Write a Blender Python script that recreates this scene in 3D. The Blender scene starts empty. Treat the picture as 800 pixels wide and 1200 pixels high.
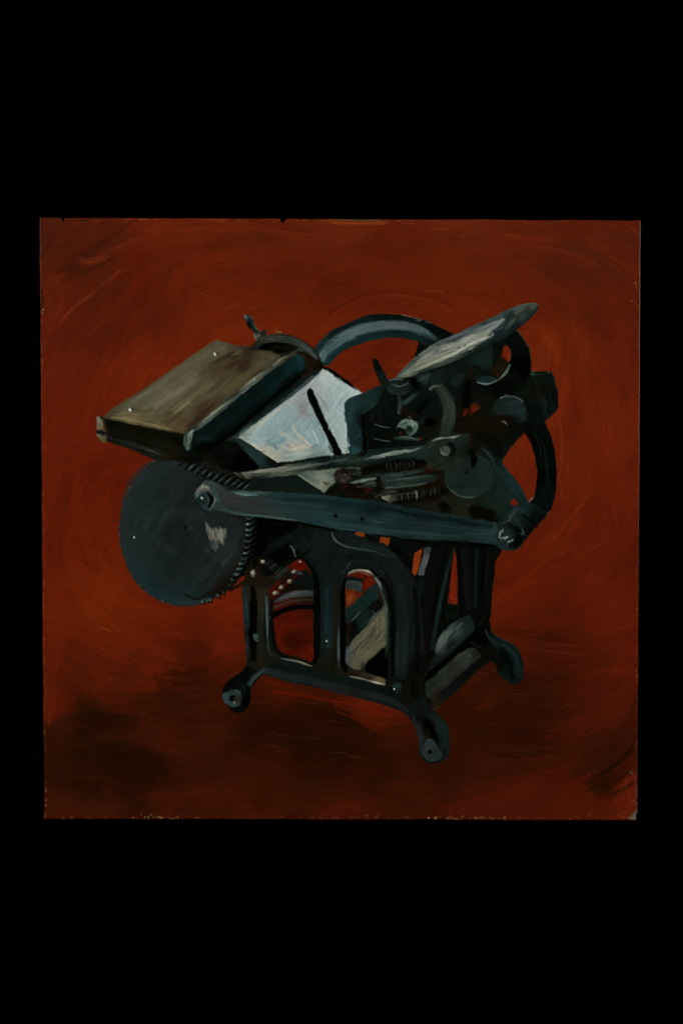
import bpy, math, random
import numpy as np

# ---------------------------------------------------------------- constants
PX = 0.0005                 # metres per unit of the panel drawing (a 35 cm panel)
S = 1.7                     # paint film samples per unit
X0, Y0, X1, Y1 = 40.0, 248.0, 758.0, 970.0
CX, CY = 400.0, 600.0
W = int((X1 - X0) * S); H = int((Y1 - Y0) * S)
random.seed(11); rng = np.random.default_rng(5)
KE = 0.62                   # light on the panel (white paint would read KE)

C = np.zeros((H, W, 3), np.float32)
Z = np.zeros((H, W), np.float32)
ID = np.zeros((H, W), np.int16)
TAB = rng.random((256, 256)).astype(np.float32) * 2 - 1

# ---------------------------------------------------------------- helpers
def hx(c):
    if isinstance(c, str):
        c = c.lstrip('#'); return np.array([int(c[i:i + 2], 16) / 255 for i in (0, 2, 4)], np.float32)
    return np.array(c, np.float32)

def noise(u, v):
    iu = np.floor(u).astype(np.int32); iv = np.floor(v).astype(np.int32)
    fu = u - iu; fv = v - iv
    fu = fu * fu * (3 - 2 * fu); fv = fv * fv * (3 - 2 * fv)
    a, b = iu & 255, (iu + 1) & 255; c, d = iv & 255, (iv + 1) & 255
    return (TAB[c, a] * (1 - fu) + TAB[c, b] * fu) * (1 - fv) + (TAB[d, a] * (1 - fu) + TAB[d, b] * fu) * fv

def fbm(u, v):
    return noise(u, v) * .6 + noise(u * 2.1 + 9, v * 2.1 + 3) * .3 + noise(u * 4.3 + 1, v * 4.3 + 7) * .15

def catmull(P, closed, step=3.0):
    P = np.array(P, float); n = len(P); out = []
    rngi = range(n) if closed else range(n - 1)
    for i in rngi:
        if closed: p0, p1, p2, p3 = P[(i - 1) % n], P[i], P[(i + 1) % n], P[(i + 2) % n]
        else: p0, p1, p2, p3 = P[max(i - 1, 0)], P[i], P[i + 1], P[min(i + 2, n - 1)]
        k = max(1, int(math.hypot(*(p2 - p1)[:2]) / step))
        for j in range(k):
            t = j / k
            out.append(.5 * (2 * p1 + (p2 - p0) * t + (2 * p0 - 5 * p1 + 4 * p2 - p3) * t * t + (3 * p1 - p0 - 3 * p2 + p3) * t ** 3))
    if not closed: out.append(P[-1])
    return np.array(out)

def box(x0, y0, x1, y1):
    i0 = max(0, int((x0 - X0) * S)); i1 = min(W, int((x1 - X0) * S) + 2)
    j0 = max(0, int((y0 - Y0) * S)); j1 = min(H, int((y1 - Y0) * S) + 2)
    if i1 <= i0 or j1 <= j0: return None
    X, Y = np.meshgrid(X0 + (np.arange(i0, i1) + .5) / S, Y0 + (np.arange(j0, j1) + .5) / S)
    return (slice(j0, j1), slice(i0, i1)), X.astype(np.float32), Y.astype(np.float32)

def field(cols, X, Y, p=1.6, eps=6.0):
    if isinstance(cols, (str, tuple)): return np.broadcast_to(hx(cols), X.shape + (3,)).copy()
    acc = np.zeros(X.shape + (3,), np.float32); ws = np.zeros(X.shape, np.float32)
    for (x, y, c) in cols:
        w = 1 / ((X - x) ** 2 + (Y - y) ** 2 + eps) ** p
        acc += w[..., None] * hx(c); ws += w
    return acc / ws[..., None]

def comp(sl, col, al, pid, dz=None, keep=None):
    al = al.astype(np.float32)
    C[sl] = C[sl] * (1 - al[..., None]) + np.clip(col, 0, 1) * al[..., None]
    if dz is not None: Z[sl] += dz * al
    if pid is not None: ID[sl][al > .5] = pid

def fill(pts, cols, pid=None, a=1.0, soft=.9, sm=1, ang=0, gr=.10, L=22, wd=1.6, wob=.5, h=.10, eps=6.0):
    """a brushed patch of paint: outline, colour(s), grain along ang (degrees, counter-clockwise)"""
    P = catmull(pts, True, 4.0) if sm else np.array(pts, float)
    b = box(P[:, 0].min() - 3, P[:, 1].min() - 3, P[:, 0].max() + 3, P[:, 1].max() + 3)
    if b is None: return
    sl, X, Y = b
    D = np.full(X.shape, 1e9, np.float32); ins = np.zeros(X.shape, bool)
    n = len(P)
    for i in range(n):
        ax, ay = P[i]; bx_, by = P[(i + 1) % n]
        dx, dy = bx_ - ax, by - ay; l2 = dx * dx + dy * dy + 1e-9
        t = np.clip(((X - ax) * dx + (Y - ay) * dy) / l2, 0, 1)
        D = np.minimum(D, (X - ax - t * dx) ** 2 + (Y - ay - t * dy) ** 2)
        if abs(dy) > 1e-9:
            c = ((ay > Y) != (by > Y)) & (X < dx * (Y - ay) / dy + ax)
            ins ^= c
    D = np.sqrt(D); sd = np.where(ins, D, -D)
    s1, s2 = random.random() * 200, random.random() * 200
    sd = sd + wob * (noise(X / 9 + s1, Y / 9 + s2) * .7 + noise(X / 3.3 + s2, Y / 3.3 + s1) * .3)
    soft = soft * 1.35
    th = math.radians(-ang); ca, sa = math.cos(th), math.sin(th)
    u = X * ca + Y * sa; v = -X * sa + Y * ca
    u = u + 3 * noise(X / 30 + s2, Y / 30); v = v + 2.5 * noise(X / 25 + s1, Y / 25 + 4)
    g = noise(u / L + s1, v / wd + s2) * .6 + noise(u / (L * 2.2) + s2, v / (wd * 3) + s1) * .7
    al = np.clip(sd / soft + .5, 0, 1) * a
    col = field(cols, X, Y, eps=eps) * (1 + gr * g)[..., None]
    comp(sl, col, al, pid, h * (.6 + g))

def stroke(pts, w, col, pid=None, a=1.0, soft=.8, br=.16, h=.14, rag=0.0, dry=0.0, step=3.0, fr=1.0):
    soft = soft * 1.2
    P = catmull(pts, False, step) if len(pts) > 2 else np.array(pts, float)
    n = len(P); ws = w if isinstance(w, (list, tuple)) else [w]
    cs = [hx(c) for c in (col if isinstance(col, list) else [col])]
    wm = max(ws) / 2 + 2
    b = box(P[:, 0].min() - wm, P[:, 1].min() - wm, P[:, 0].max() + wm, P[:, 1].max() + wm)
    if b is None: return
    sl, X, Y = b
    D = np.full(X.shape, 1e9, np.float32); T = np.zeros(X.shape, np.float32); LT = np.zeros(X.shape, np.float32)
    s = 0.0
    for i in range(n - 1):
        ax, ay = P[i]; dx, dy = P[i + 1] - P[i]; ln = math.hypot(dx, dy) + 1e-6
        t = np.clip(((X - ax) * dx + (Y - ay) * dy) / ln / ln, 0, 1)
        ex, ey = X - ax - t * dx, Y - ay - t * dy; d2 = ex * ex + ey * ey
        m = d2 < D
        D[m] = d2[m]; T[m] = (s + t * ln)[m]; LT[m] = ((dx * ey - dy * ex) / ln)[m]
        s += ln
    D = np.sqrt(D); q = np.clip(T / max(s, 1e-6), 0, 1)
    hw = np.interp(q, np.linspace(0, 1, len(ws)), ws) / 2
    s1, s2 = random.random() * 200, random.random() * 200
    g = noise(T / 16 + s1, LT * fr + s2) * .65 + noise(T / 30 + s2, LT * fr * .4 + s1) * .6
    al = np.clip((hw - D) / soft + .5, 0, 1) * a
    if rag > 0:
        al = al * np.clip(T / rag + g * 1.2 + .2, 0, 1) * np.clip((s - T) / rag + g * 1.4 + .1, 0, 1)
    if dry > 0: al = al * np.clip(1 - dry + dry * 2.2 * (g + .25), 0, 1)
    if len(cs) == 1: cc = np.broadcast_to(cs[0], X.shape + (3,))
    else: cc = np.stack([np.interp(q, np.linspace(0, 1, len(cs)), [c[k] for c in cs]) for k in range(3)], -1)
    prof = np.clip(1 - (D / np.maximum(hw, .3)) ** 2, 0, 1)
    comp(sl, cc * (1 + br * g)[..., None], al, pid, h * (.5 * prof + .7 * g))

def dab(x, y, rx, ry, col, pid=None, a=1.0, soft=.8, ang=0, h=.25, gr=.12, wob=.5):
    th = math.radians(-ang); k = max(8, int(max(rx, ry) * 1.5))
    pts = []
    for i in range(k):
        t = 2 * math.pi * i / k; ex, ey = rx * math.cos(t), ry * math.sin(t)
        pts.append((x + ex * math.cos(th) - ey * math.sin(th), y + ex * math.sin(th) + ey * math.cos(th)))
    fill(pts, col, pid, a, soft, 1, ang, gr, 12, 1.2, wob, h)

PARTS = ['background_paint', 'printing_press', 'side_frame', 'front_foot', 'rear_foot', 'left_foot', 'crossbar', 'lower_crossbar',
         'gear_wheel', 'connecting_rod', 'rod_bolt', 'pivot_bolt', 'feed_board', 'crank_handle', 'flywheel', 'paper_sheet',
         'gauge_bar', 'platen_bracket', 'ink_disc', 'drive_rod', 'rod_head', 'return_spring', 'roller_saddle', 'counterweight',
         'support_arm', 'end_housing', 'roller_tube', 'rear_leg', 'foot_bolt', 'disc_bracket', 'cam_plate', 'pinion_shaft', 'frame_bolt']
PID = {n: i for i, n in enumerate(PARTS)}
RELIEF = 1.25; LP = 26.5
# ================================================================ the red ground
BGC = [(60,262,'40180c'),(100,275,'46180b'),(95,300,'3c150a'),(110,345,'481508'),(200,265,'5a1c0a'),(300,272,'551b09'),(400,264,'5c2710'),(450,300,'511607'),
 (380,330,'501607'),(600,275,'551c0a'),(560,262,'58230e'),(700,280,'50190b'),(745,300,'4c180b'),(660,310,'4b180b'),(240,330,'541606'),(170,320,'4f1506'),
 (160,370,'491307'),(120,400,'471207'),(70,340,'4e1708'),(70,420,'4d1409'),(110,450,'561506'),(170,430,'601a07'),(90,500,'551206'),(75,560,'541105'),
 (110,560,'4f0e04'),(85,640,'541104'),(120,700,'651f06'),(70,700,'5a1606'),(60,760,'571606'),(150,740,'591705'),(200,730,'561404'),(260,705,'5d1505'),
 (262,740,'5a1506'),(230,765,'3e1006'),(180,780,'4f1406'),(120,790,'501507'),(80,800,'461305'),(220,800,'2f0e05'),(200,830,'2e1006'),(140,815,'441206'),
 (240,360,'5e1b08'),(270,390,'641c07'),(330,370,'5f1c08'),(370,380,'5e1a07'),(330,330,'551807'),(470,340,'591b08'),(530,330,'5c1d08'),(560,370,'601c08'),
 (600,340,'591a08'),(640,360,'561808'),(625,385,'601a07'),(640,410,'621f08'),(700,360,'511708'),(720,400,'541708'),(680,420,'5c1c08'),(735,440,'521608'),
 (700,480,'5f1d08'),(670,480,'5c1907'),(720,520,'5e1b08'),(740,560,'521506'),(690,560,'561606'),(665,530,'561a08'),(700,610,'4d1205'),(670,620,'521606'),
 (740,640,'4f1305'),(650,660,'541605'),(700,680,'541405'),(610,670,'521204'),(600,710,'561305'),(640,710,'4b1105'),(700,730,'511106'),(740,760,'4f1106'),
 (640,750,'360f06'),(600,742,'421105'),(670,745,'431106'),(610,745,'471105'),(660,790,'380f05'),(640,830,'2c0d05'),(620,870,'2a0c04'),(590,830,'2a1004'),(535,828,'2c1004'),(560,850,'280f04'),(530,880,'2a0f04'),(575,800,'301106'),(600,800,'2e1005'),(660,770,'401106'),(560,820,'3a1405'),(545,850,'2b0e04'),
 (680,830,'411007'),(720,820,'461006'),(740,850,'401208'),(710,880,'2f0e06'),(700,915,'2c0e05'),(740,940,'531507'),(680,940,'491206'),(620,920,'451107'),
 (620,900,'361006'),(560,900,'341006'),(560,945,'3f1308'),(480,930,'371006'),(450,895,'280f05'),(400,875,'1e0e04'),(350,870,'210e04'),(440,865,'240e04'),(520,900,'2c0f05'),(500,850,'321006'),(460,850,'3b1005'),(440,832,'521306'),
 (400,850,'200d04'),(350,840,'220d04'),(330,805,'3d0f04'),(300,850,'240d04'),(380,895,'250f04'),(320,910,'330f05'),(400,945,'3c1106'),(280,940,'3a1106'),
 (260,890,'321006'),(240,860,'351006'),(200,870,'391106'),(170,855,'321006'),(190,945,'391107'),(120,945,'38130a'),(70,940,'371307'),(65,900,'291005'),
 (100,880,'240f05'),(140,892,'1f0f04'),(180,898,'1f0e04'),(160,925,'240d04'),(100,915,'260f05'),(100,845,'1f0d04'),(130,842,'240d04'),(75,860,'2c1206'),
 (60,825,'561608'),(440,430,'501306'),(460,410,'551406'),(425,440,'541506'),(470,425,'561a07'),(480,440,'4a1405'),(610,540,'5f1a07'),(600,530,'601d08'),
 (618,565,'5a1807'),(345,740,'3c0f05'),(345,765,'3f0e04'),(340,728,'561206'),(362,772,'571406')]
DRC = [(100,280,25),(90,350,42),(70,450,80),(150,420,60),(130,480,45),(200,370,85),(300,300,0),(300,360,18),(400,340,22),(460,345,5),(540,350,-12),
 (540,385,22),(600,280,-6),(650,320,-25),(700,380,-62),(720,450,-85),(650,440,80),(690,550,85),(680,640,60),(640,680,30),(720,700,18),(640,760,-3),
 (620,840,-5),(700,860,35),(720,920,40),(560,910,12),(400,850,-8),(300,840,0),(200,850,3),(100,880,5),(100,780,-30),(200,740,-16),(120,700,-50),
 (85,600,80),(120,550,15),(200,900,0),(470,430,30),(60,300,85),(60,800,85),(745,600,88),(500,262,-3),(200,262,3),(300,955,3),(600,955,3)]
sl, XX, YY = box(X0, Y0, X1, Y1)
sl = (slice(0, H), slice(0, W)); XX, YY = np.meshgrid(X0 + (np.arange(W) + .5) / S, Y0 + (np.arange(H) + .5) / S)
XX = XX.astype(np.float32); YY = YY.astype(np.float32)
wx = XX + 10 * fbm(XX / 22, YY / 22); wy = YY + 7 * fbm(XX / 22 + 50, YY / 22 + 9)
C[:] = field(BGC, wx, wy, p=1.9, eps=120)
DA = np.array([(x, y, math.cos(2 * math.radians(a)), math.sin(2 * math.radians(a))) for x, y, a in DRC])
def direction(x, y):
    w = 1 / ((DA[:, 0] - x) ** 2 + (DA[:, 1] - y) ** 2 + 300) ** 1.6
    return .5 * math.atan2((w * DA[:, 3]).sum(), (w * DA[:, 2]).sum())
def bgcol(x, y):
    j = min(H - 1, max(0, int((y - Y0) * S))); i = min(W - 1, max(0, int((x - X0) * S))); return C0[j, i]
C0 = C.copy()
def bgstroke(x, y, ln, wd, k, a, **kw):
    P = []
    px, py = x, y; back = []
    th = direction(x, y) + random.gauss(0, .24)
    bend = random.gauss(0, .006)
    for sgn in (1, -1):
        q = []; px, py, t = x, y, th
        for _ in range(3):
            px += sgn * math.cos(t) * ln / 6; py -= sgn * math.sin(t) * ln / 6; t += sgn * bend * ln / 6 + .25 * (((direction(px, py) - t + math.pi / 2) % math.pi) - math.pi / 2)
            q.append((px, py))
        P = (q[::-1] + [(x, y)] + P) if sgn == 1 else P + q
    c = bgcol(x, y)
    stroke(P, wd, tuple(np.clip(c * k, 0, 1)), None, a, kw.pop('soft', 2.0), kw.pop('br', .13), kw.pop('h', .16), rag=ln * .2, step=6, **kw)
for i in range(2300):
    x = random.uniform(X0, X1); y = random.uniform(Y0, Y1)
    k = np.array([1, 1, 1], np.float32) * (1 + random.gauss(0, .085)); k[1] *= 1 + random.gauss(0, .08)
    bgstroke(x, y, random.uniform(22, 75), random.uniform(5, 15), k, random.uniform(.25, .6), dry=random.choice([0, .3, .5]), fr=random.uniform(.5, 1.1))
for i in range(170):
    x = random.uniform(X0, X1); y = random.uniform(Y0, Y1)
    k = np.array([1, 1, 1], np.float32) * random.choice([.84, .88, .92, 1.08, 1.13]); k[1] *= random.uniform(.95, 1.12)
    bgstroke(x, y, random.uniform(30, 70), random.uniform(13, 26), k, random.uniform(.3, .6), soft=1.4, dry=.2, br=.16, fr=1.1)
# thin scratches and ridges left by the bristles, their glints painted in lighter
for i in range(1500):
    x = random.uniform(X0, X1); y = random.uniform(Y0, Y1)
    r = random.random()
    k = np.array([1.18, 1.35, 1.5]) if r < .6 else np.array([.8, .75, .7])
    bgstroke(x, y, random.uniform(8, 34), random.uniform(.5, 1.1), k, random.uniform(.12, .42), soft=.6, br=.2, h=.25)
R_ = C[..., 0]; R_ = np.where(R_ > .335, .335 + (R_ - .335) * .6, R_); R_ = R_ * (1.03 - .05 * np.clip((420 - YY) / 60, 0, 1) * np.clip((XX - 150) / 80, 0, 1)); C[..., 0] = R_
C[..., 1] = C[..., 1] * .35 + (.285 * R_ + .012 + (YY < 330) * .004) * .65; C[..., 2] = C[..., 2] * .6 + (.085 * R_ + .006) * .4
C0 = C.copy()
# placed strokes of the ground
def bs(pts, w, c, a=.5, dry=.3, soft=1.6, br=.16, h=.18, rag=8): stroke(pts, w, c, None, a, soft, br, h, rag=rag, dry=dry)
bs([(60,320),(85,312),(120,285),(150,262)],7,'32130a',.55); bs([(70,330),(100,318),(140,300)],6,'34140a',.5)
bs([(92,305),(108,306),(125,300)],8,'632410',.6); bs([(100,297),(130,292),(165,278)],5,'5d210e',.5); bs([(75,372),(90,358),(110,345)],3,'6a2812',.55)
bs([(70,380),(85,362),(100,350),(140,318)],4,'60220f',.5); bs([(64,390),(70,365),(76,345)],3,'5a1f0e',.4)
bs([(120,300),(150,305),(175,298)],18,'481306',.35); bs([(160,290),(165,320),(162,350)],22,'4b1306',.35)
bs([(170,275),(230,268),(300,270),(360,278)],9,'5f1f0a',.5); bs([(176,262),(230,259),(300,262)],5,'62220c',.45)
bs([(290,322),(330,318),(380,324),(430,320)],10,'4d1507',.4); bs([(370,330),(395,334),(420,328)],6,'3f1407',.4)
bs([(360,300),(420,292),(470,300)],14,'4c1307',.35); bs([(380,372),(410,352),(450,342),(500,346),(535,362)],5,'4b1407',.5)
bs([(370,390),(400,362),(440,347),(495,350),(540,370)],3,'6a230c',.35); bs([(385,368),(420,350),(460,344)],2,'45130a',.5)
bs([(640,300),(670,305),(700,322),(715,350)],16,'4a180b',.45); bs([(620,290),(660,295),(700,312)],6,'5b2210',.4)
bs([(690,340),(705,370),(722,395)],12,'4b1408',.4); bs([(700,385),(712,395),(730,395)],7,'43120a',.4)
bs([(610,400),(625,385),(640,392)],10,'651f08',.5); bs([(640,390),(650,400),(648,430)],16,'64220a',.5)
bs([(655,485),(658,520),(655,560),(660,590)],3,'6a2a12',.45,.5); bs([(660,480),(665,530),(662,580)],2,'6c2c14',.35,.5)
bs([(640,640),(665,610),(690,580)],2.5,'6a2812',.45,.5); bs([(620,655),(650,650),(680,640)],2.5,'622410',.4,.5); bs([(640,665),(680,652),(705,636)],2,'5d210e',.4,.5)
bs([(610,745),(640,752),(690,760)],2,'5c3420',.35,.6,.8,.3); bs([(620,758),(650,764),(680,768)],1.5,'5c3420',.3,.6,.8,.3)
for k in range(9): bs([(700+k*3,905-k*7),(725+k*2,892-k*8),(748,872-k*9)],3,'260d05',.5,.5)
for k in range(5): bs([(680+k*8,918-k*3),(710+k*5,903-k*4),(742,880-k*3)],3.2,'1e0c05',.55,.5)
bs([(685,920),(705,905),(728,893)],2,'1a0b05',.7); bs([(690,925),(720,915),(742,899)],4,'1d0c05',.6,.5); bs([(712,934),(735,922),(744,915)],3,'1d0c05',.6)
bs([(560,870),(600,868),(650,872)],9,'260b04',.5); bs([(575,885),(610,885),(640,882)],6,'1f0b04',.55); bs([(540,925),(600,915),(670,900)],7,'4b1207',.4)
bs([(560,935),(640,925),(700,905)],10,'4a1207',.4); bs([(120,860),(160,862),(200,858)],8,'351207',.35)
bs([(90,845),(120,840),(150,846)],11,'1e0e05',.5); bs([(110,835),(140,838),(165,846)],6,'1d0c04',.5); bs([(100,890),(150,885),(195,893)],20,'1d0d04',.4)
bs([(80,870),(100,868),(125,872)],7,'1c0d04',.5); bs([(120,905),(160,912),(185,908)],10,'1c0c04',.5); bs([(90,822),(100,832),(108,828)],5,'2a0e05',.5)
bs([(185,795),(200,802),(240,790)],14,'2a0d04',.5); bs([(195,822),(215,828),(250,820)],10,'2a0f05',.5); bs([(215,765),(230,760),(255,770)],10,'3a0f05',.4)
bs([(320,810),(360,816),(430,830),(455,838)],4,'5a1305',.5,.2); bs([(310,798),(320,800),(345,806)],3,'5a1404',.4,.2)
for k in range(20):  # pale dashes in this and the next loops: scratches with glints painted in
    x = random.uniform(290, 460); y = random.uniform(822, 905); ln = random.uniform(8, 24)
    bs([(x, y), (x + ln / 2, y + 1.2), (x + ln, y + 3)], .9, '5a2c16', .4, .4, .7, .3, .3, 3)
for k in range(24):
    x = random.uniform(560, 700); y = random.uniform(745, 900); ln = random.uniform(8, 26); c = random.uniform(-3, 3)
    bs([(x, y), (x + ln / 2, y + c * .3), (x + ln, y + c)], .8, '55301c', .35, .4, .7, .3, .3, 3)
for k in range(20):
    x = random.uniform(60, 270); y = random.uniform(725, 935); ln = random.uniform(6, 18); c = random.uniform(-4, 5)
    bs([(x, y), (x + ln / 2, y + c * .4), (x + ln, y + c)], .8, '6b3416', .33, .4, .7, .3, .3, 3)
for (x, y, ln, c) in [(116,735,14,5),(122,738,14,6),(110,742,12,-8),(230,345,10,-1),(238,347,8,-1),(233,372,8,0),(265,295,14,2),(500,268,26,1),(520,275,28,3),(470,262,16,0),(590,275,26,2),(500,340,20,2),(270,328,8,0),(640,415,5,-6),(630,445,2,9),(570,300,20,-3),(400,424,8,-3),(404,420,6,-2),(462,430,12,-2),(455,426,9,1)]:  # placed pale dashes, glints painted into the colour
    bs([(x, y), (x + ln / 2, y + c * .4), (x + ln, y + c)], 1.0, '74401e' if y < 425 or y > 500 else '7c3410', .4, .3, .7, .3, .35, 2)
bs([(454,424),(462,428),(470,426)],4,'74300c',.45); bs([(466,432),(476,428),(484,430)],4,'6a2a0c',.4); bs([(436,412),(455,404),(475,402)],10,'441206',.35)
bs([(440,432),(450,418),(470,410)],9,'481206',.35)
bs([(328,722),(345,736),(364,734)],9,'401005',.4); bs([(330,750),(348,747),(362,752)],8,'330d04',.45); bs([(330,738),(342,742),(356,738)],5,'360e05',.4)
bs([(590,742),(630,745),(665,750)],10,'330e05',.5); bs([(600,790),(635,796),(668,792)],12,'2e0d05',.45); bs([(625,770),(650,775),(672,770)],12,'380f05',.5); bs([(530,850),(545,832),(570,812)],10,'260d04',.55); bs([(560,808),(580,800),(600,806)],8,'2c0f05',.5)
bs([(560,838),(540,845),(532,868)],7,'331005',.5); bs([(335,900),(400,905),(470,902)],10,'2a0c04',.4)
bs([(640,400),(652,412),(650,432)],14,'6a2409',.45); bs([(628,372),(634,382),(640,396)],7,'661f08',.4); bs([(100,700),(130,706),(165,712)],10,'6c2208',.4); bs([(62,705),(80,690),(100,690)],8,'661e06',.4); bs([(120,470),(150,452),(190,430)],7,'641c07',.4); bs([(95,505),(112,480),(140,462)],6,'601a07',.4)
# worn edges of the panel
for i in range(230):
    side = random.choice('tblr')
    if side == 't': x, y = random.uniform(50, 748), 257.4 + random.expovariate(1.1); ln = (random.uniform(2, 12), 0)
    elif side == 'b': x, y = random.uniform(54, 744), 959.2 - random.expovariate(1.0); ln = (random.uniform(1, 5), 0)
    elif side == 'l': y = random.uniform(260, 957); x = 48 + (y - 256) / 704 * 5 + random.expovariate(1.3); ln = (0, random.uniform(2, 8))
    else: y = random.uniform(262, 957); x = 748.6 - (y - 259) / 702 * 4 - random.expovariate(1.2); ln = (0, random.uniform(1, 6))
    c = random.choice(['6b2c14', '7a3a1a', '2a120a', '5e4024', '240f08', '7c4a20'])
    stroke([(x, y), (x + ln[0], y + ln[1])], random.uniform(.5, 1.3), c, None, random.uniform(.3, .75), .8, .2, .2)
stroke([(382,257),(410,256.8),(450,258.5)],4,['6b3a1a','4a4630','5a3018'],None,.7,1.5,.3,.2,rag=8); stroke([(388,261),(420,262),(452,262)],3,'7a3410',None,.6,1.2,.3,.2,rag=6)
for (xa, xb, k_) in [(156, 214, 26), (500, 596, 30), (440, 470, 6), (60, 150, 8), (600, 740, 16), (250, 430, 14)]:
    for _ in range(k_):
        x = random.uniform(xa, xb); y = 959.4 - random.expovariate(.8)
        c = random.choice(['8a5a20', '96702e', '7a6a44', '70481c', '4a2a14']) if xa in (156, 500) else random.choice(['5a3018', '6a3c1c', '4a2414'])
        stroke([(x, y), (x + random.uniform(-1.5, 2.5), y + random.uniform(-1, .8))], random.uniform(.6, 2.4), c, None, random.uniform(.4, .9), .9, .3, -.4)
fill([(745,950),(741,952),(739,957),(735,958),(740,961),(748,961),(748,940)],'55544a',None,.85,1.5,1,60,.3,5,1.2,1.2,-.2)
for _ in range(14):
    x = 746.5 - random.expovariate(.45); y = random.uniform(905, 945); stroke([(x, y), (x + random.uniform(-1.5, 1.5), y + random.uniform(-2.5, 2.5))], random.uniform(.5, 1.8), random.choice(['5a5a4c', '4a5452', '6a5a40']), None, random.uniform(.3, .8), .9, .3, .3)
for (x, y) in [(735,875),(744,332),(746,338),(745,355),(740,352),(746,405),(690,906),(697,904),(743,270),(738,268),(746,290),(747,300)]: stroke([(x, y), (x + random.uniform(-1.5, 1), y + random.uniform(-2, 2))], random.uniform(.6, 1.6), random.choice(['7a5a3a', '8a6a48', '6a4028']), None, .6, .8, .3)
for y in [361, 364, 367, 916, 924, 927, 938, 945]: stroke([(49 + (y - 256) / 704 * 5, y), (50.5 + (y - 256) / 704 * 4, y + random.uniform(-2, 2.5))], random.uniform(.8, 2), random.choice(['8a7048', '6a5030']), None, .7, .8)
stroke([(49,340),(50,352),(49.5,362)],2,'1c0d08',None,.7); dab(104,796.5,1.3,1.1,'0c0a08',None,.8,.8); dab(130,797,.8,.6,'8a3a20',None,.6,.8)
# ================================================================ the press
p = PID
BL = '070b0b'
# --- dark underpainting beneath the press so no red shows at the joins
UC = '0a0f0f'
fill([(116,494),(150,480),(200,470),(255,410),(340,418),(376,424),(384,434),(345,466),(300,500),(282,518),(262,545),(220,540),(200,536),(160,527),(120,514)],UC,p['feed_board'],soft=1,sm=0)
fill([(250,520),(275,512),(300,520),(380,575),(440,590),(500,604),(560,590),(592,600),(590,636),(560,637),(470,631),(390,625),(345,614),(310,608),(285,602),(285,575)],UC,p['printing_press'],soft=1,sm=0)
fill([(320,545),(360,536),(400,531),(424,524),(500,510),(520,560),(400,560),(330,556)],UC,p['drive_rod'],soft=1,sm=0)
fill([(400,475),(425,470),(450,456),(480,440),(520,440),(540,560),(500,600),(440,585),(395,575),(400,530)],UC,p['printing_press'],soft=1,sm=0)
# --- dark mass of the mechanism
fill([(448,452),(463,443),(500,433),(560,409),(600,388),(612,396),(621,414),(622,434),(645,436),(651,452),(653,458),(653,479),(637,494),(616,506),(604,517),(592,534),(589,545),(604,562),(616,586),
      (600,600),(560,612),(500,606),(440,592),(380,583),(395,550),(424,530),(425,484),(440,474)],
     [(470,470,'0b1211'),(520,440,'0e1616'),(600,500,'0b0f0d'),(560,500,'12110d'),(600,560,'13201e'),(540,590,'161a15'),(440,580,'101412'),(440,510,'0a0f0e'),(560,460,'0d1210'),(580,570,'121e1d'),(620,470,'0c1412')],p['printing_press'],ang=30,gr=.12)
fill([(250,540),(270,512),(282,514),(300,525),(326,542),(346,556),(380,577),(360,583),(290,578),(262,565)],
     [(270,530,'0a0f0e'),(300,570,'101917'),(340,570,'121c19'),(290,545,'060909'),(340,578,'111b19')],p['printing_press'],ang=-8,gr=.1)
# --- flywheel: rim seen above, right, and through the frame
FW = p['flywheel']
fill([(367,412),(376,398),(388,388),(400,382),(429,370),(456,368),(490,373),(512,382),(533,393),(545,400),(520,408),(503,410),(490,401),(467,396),(445,397),(422,403),(400,413),(384,428),(376,424)],
     [(372,410,'15272d'),(400,384,'0e1a20'),(456,370,'0c171c'),(512,384,'080f12'),(530,394,'080e10'),(490,400,'122227'),(445,395,'12252b'),(400,410,'10262c'),(384,424,'14282e'),(510,405,'0c1518')],FW,ang=0,gr=.12,wob=.4)
stroke([(375,420),(385,408),(400,396.5),(420,387),(445,382),(470,381.5),(492,387),(508,397)],[10,13,13,12,11,10,9,6],['35484f','3a4e55','45555a','415157','3f4f56','465259','3a4a52','1c2b31'],FW,1,2.6,.12,.12,step=4)
stroke([(388,402),(402,393),(425,383),(450,379)],5,['3f5259','48575b','4a5a5f'],FW,.6,2,.2); stroke([(452,381),(475,380),(492,385)],4,['51595f','4e5459','3a4850'],FW,.6,2,.2)
stroke([(488,383),(500,389),(511,398)],4,['3b5058','486069','1b2d35'],FW,.7,1.6,.2); stroke([(382,420),(398,408),(420,397),(445,392)],4,['1d333a','162c33','132529'],FW,.7,2)
stroke([(375,417),(380,413),(379,421)],5,'4a5f68',FW,.7,2,.25); stroke([(383,404),(390,400)],1,'0e1a1e',FW,.7); stroke([(392,397),(397,395)],1,'0e1a1e',FW,.7)
for a_ in [(470,369,482,371),(484,372,494,375),(498,377,505,379)]: stroke([a_[:2],a_[2:]],.9,'7a7468',FW,.6,.7)
stroke([(505,379),(520,386),(533,393)],.8,'3a2a20',FW,.6); stroke([(368,412),(376,400),(384,392)],1.2,'4a3018',None,.6,1.2)
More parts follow.
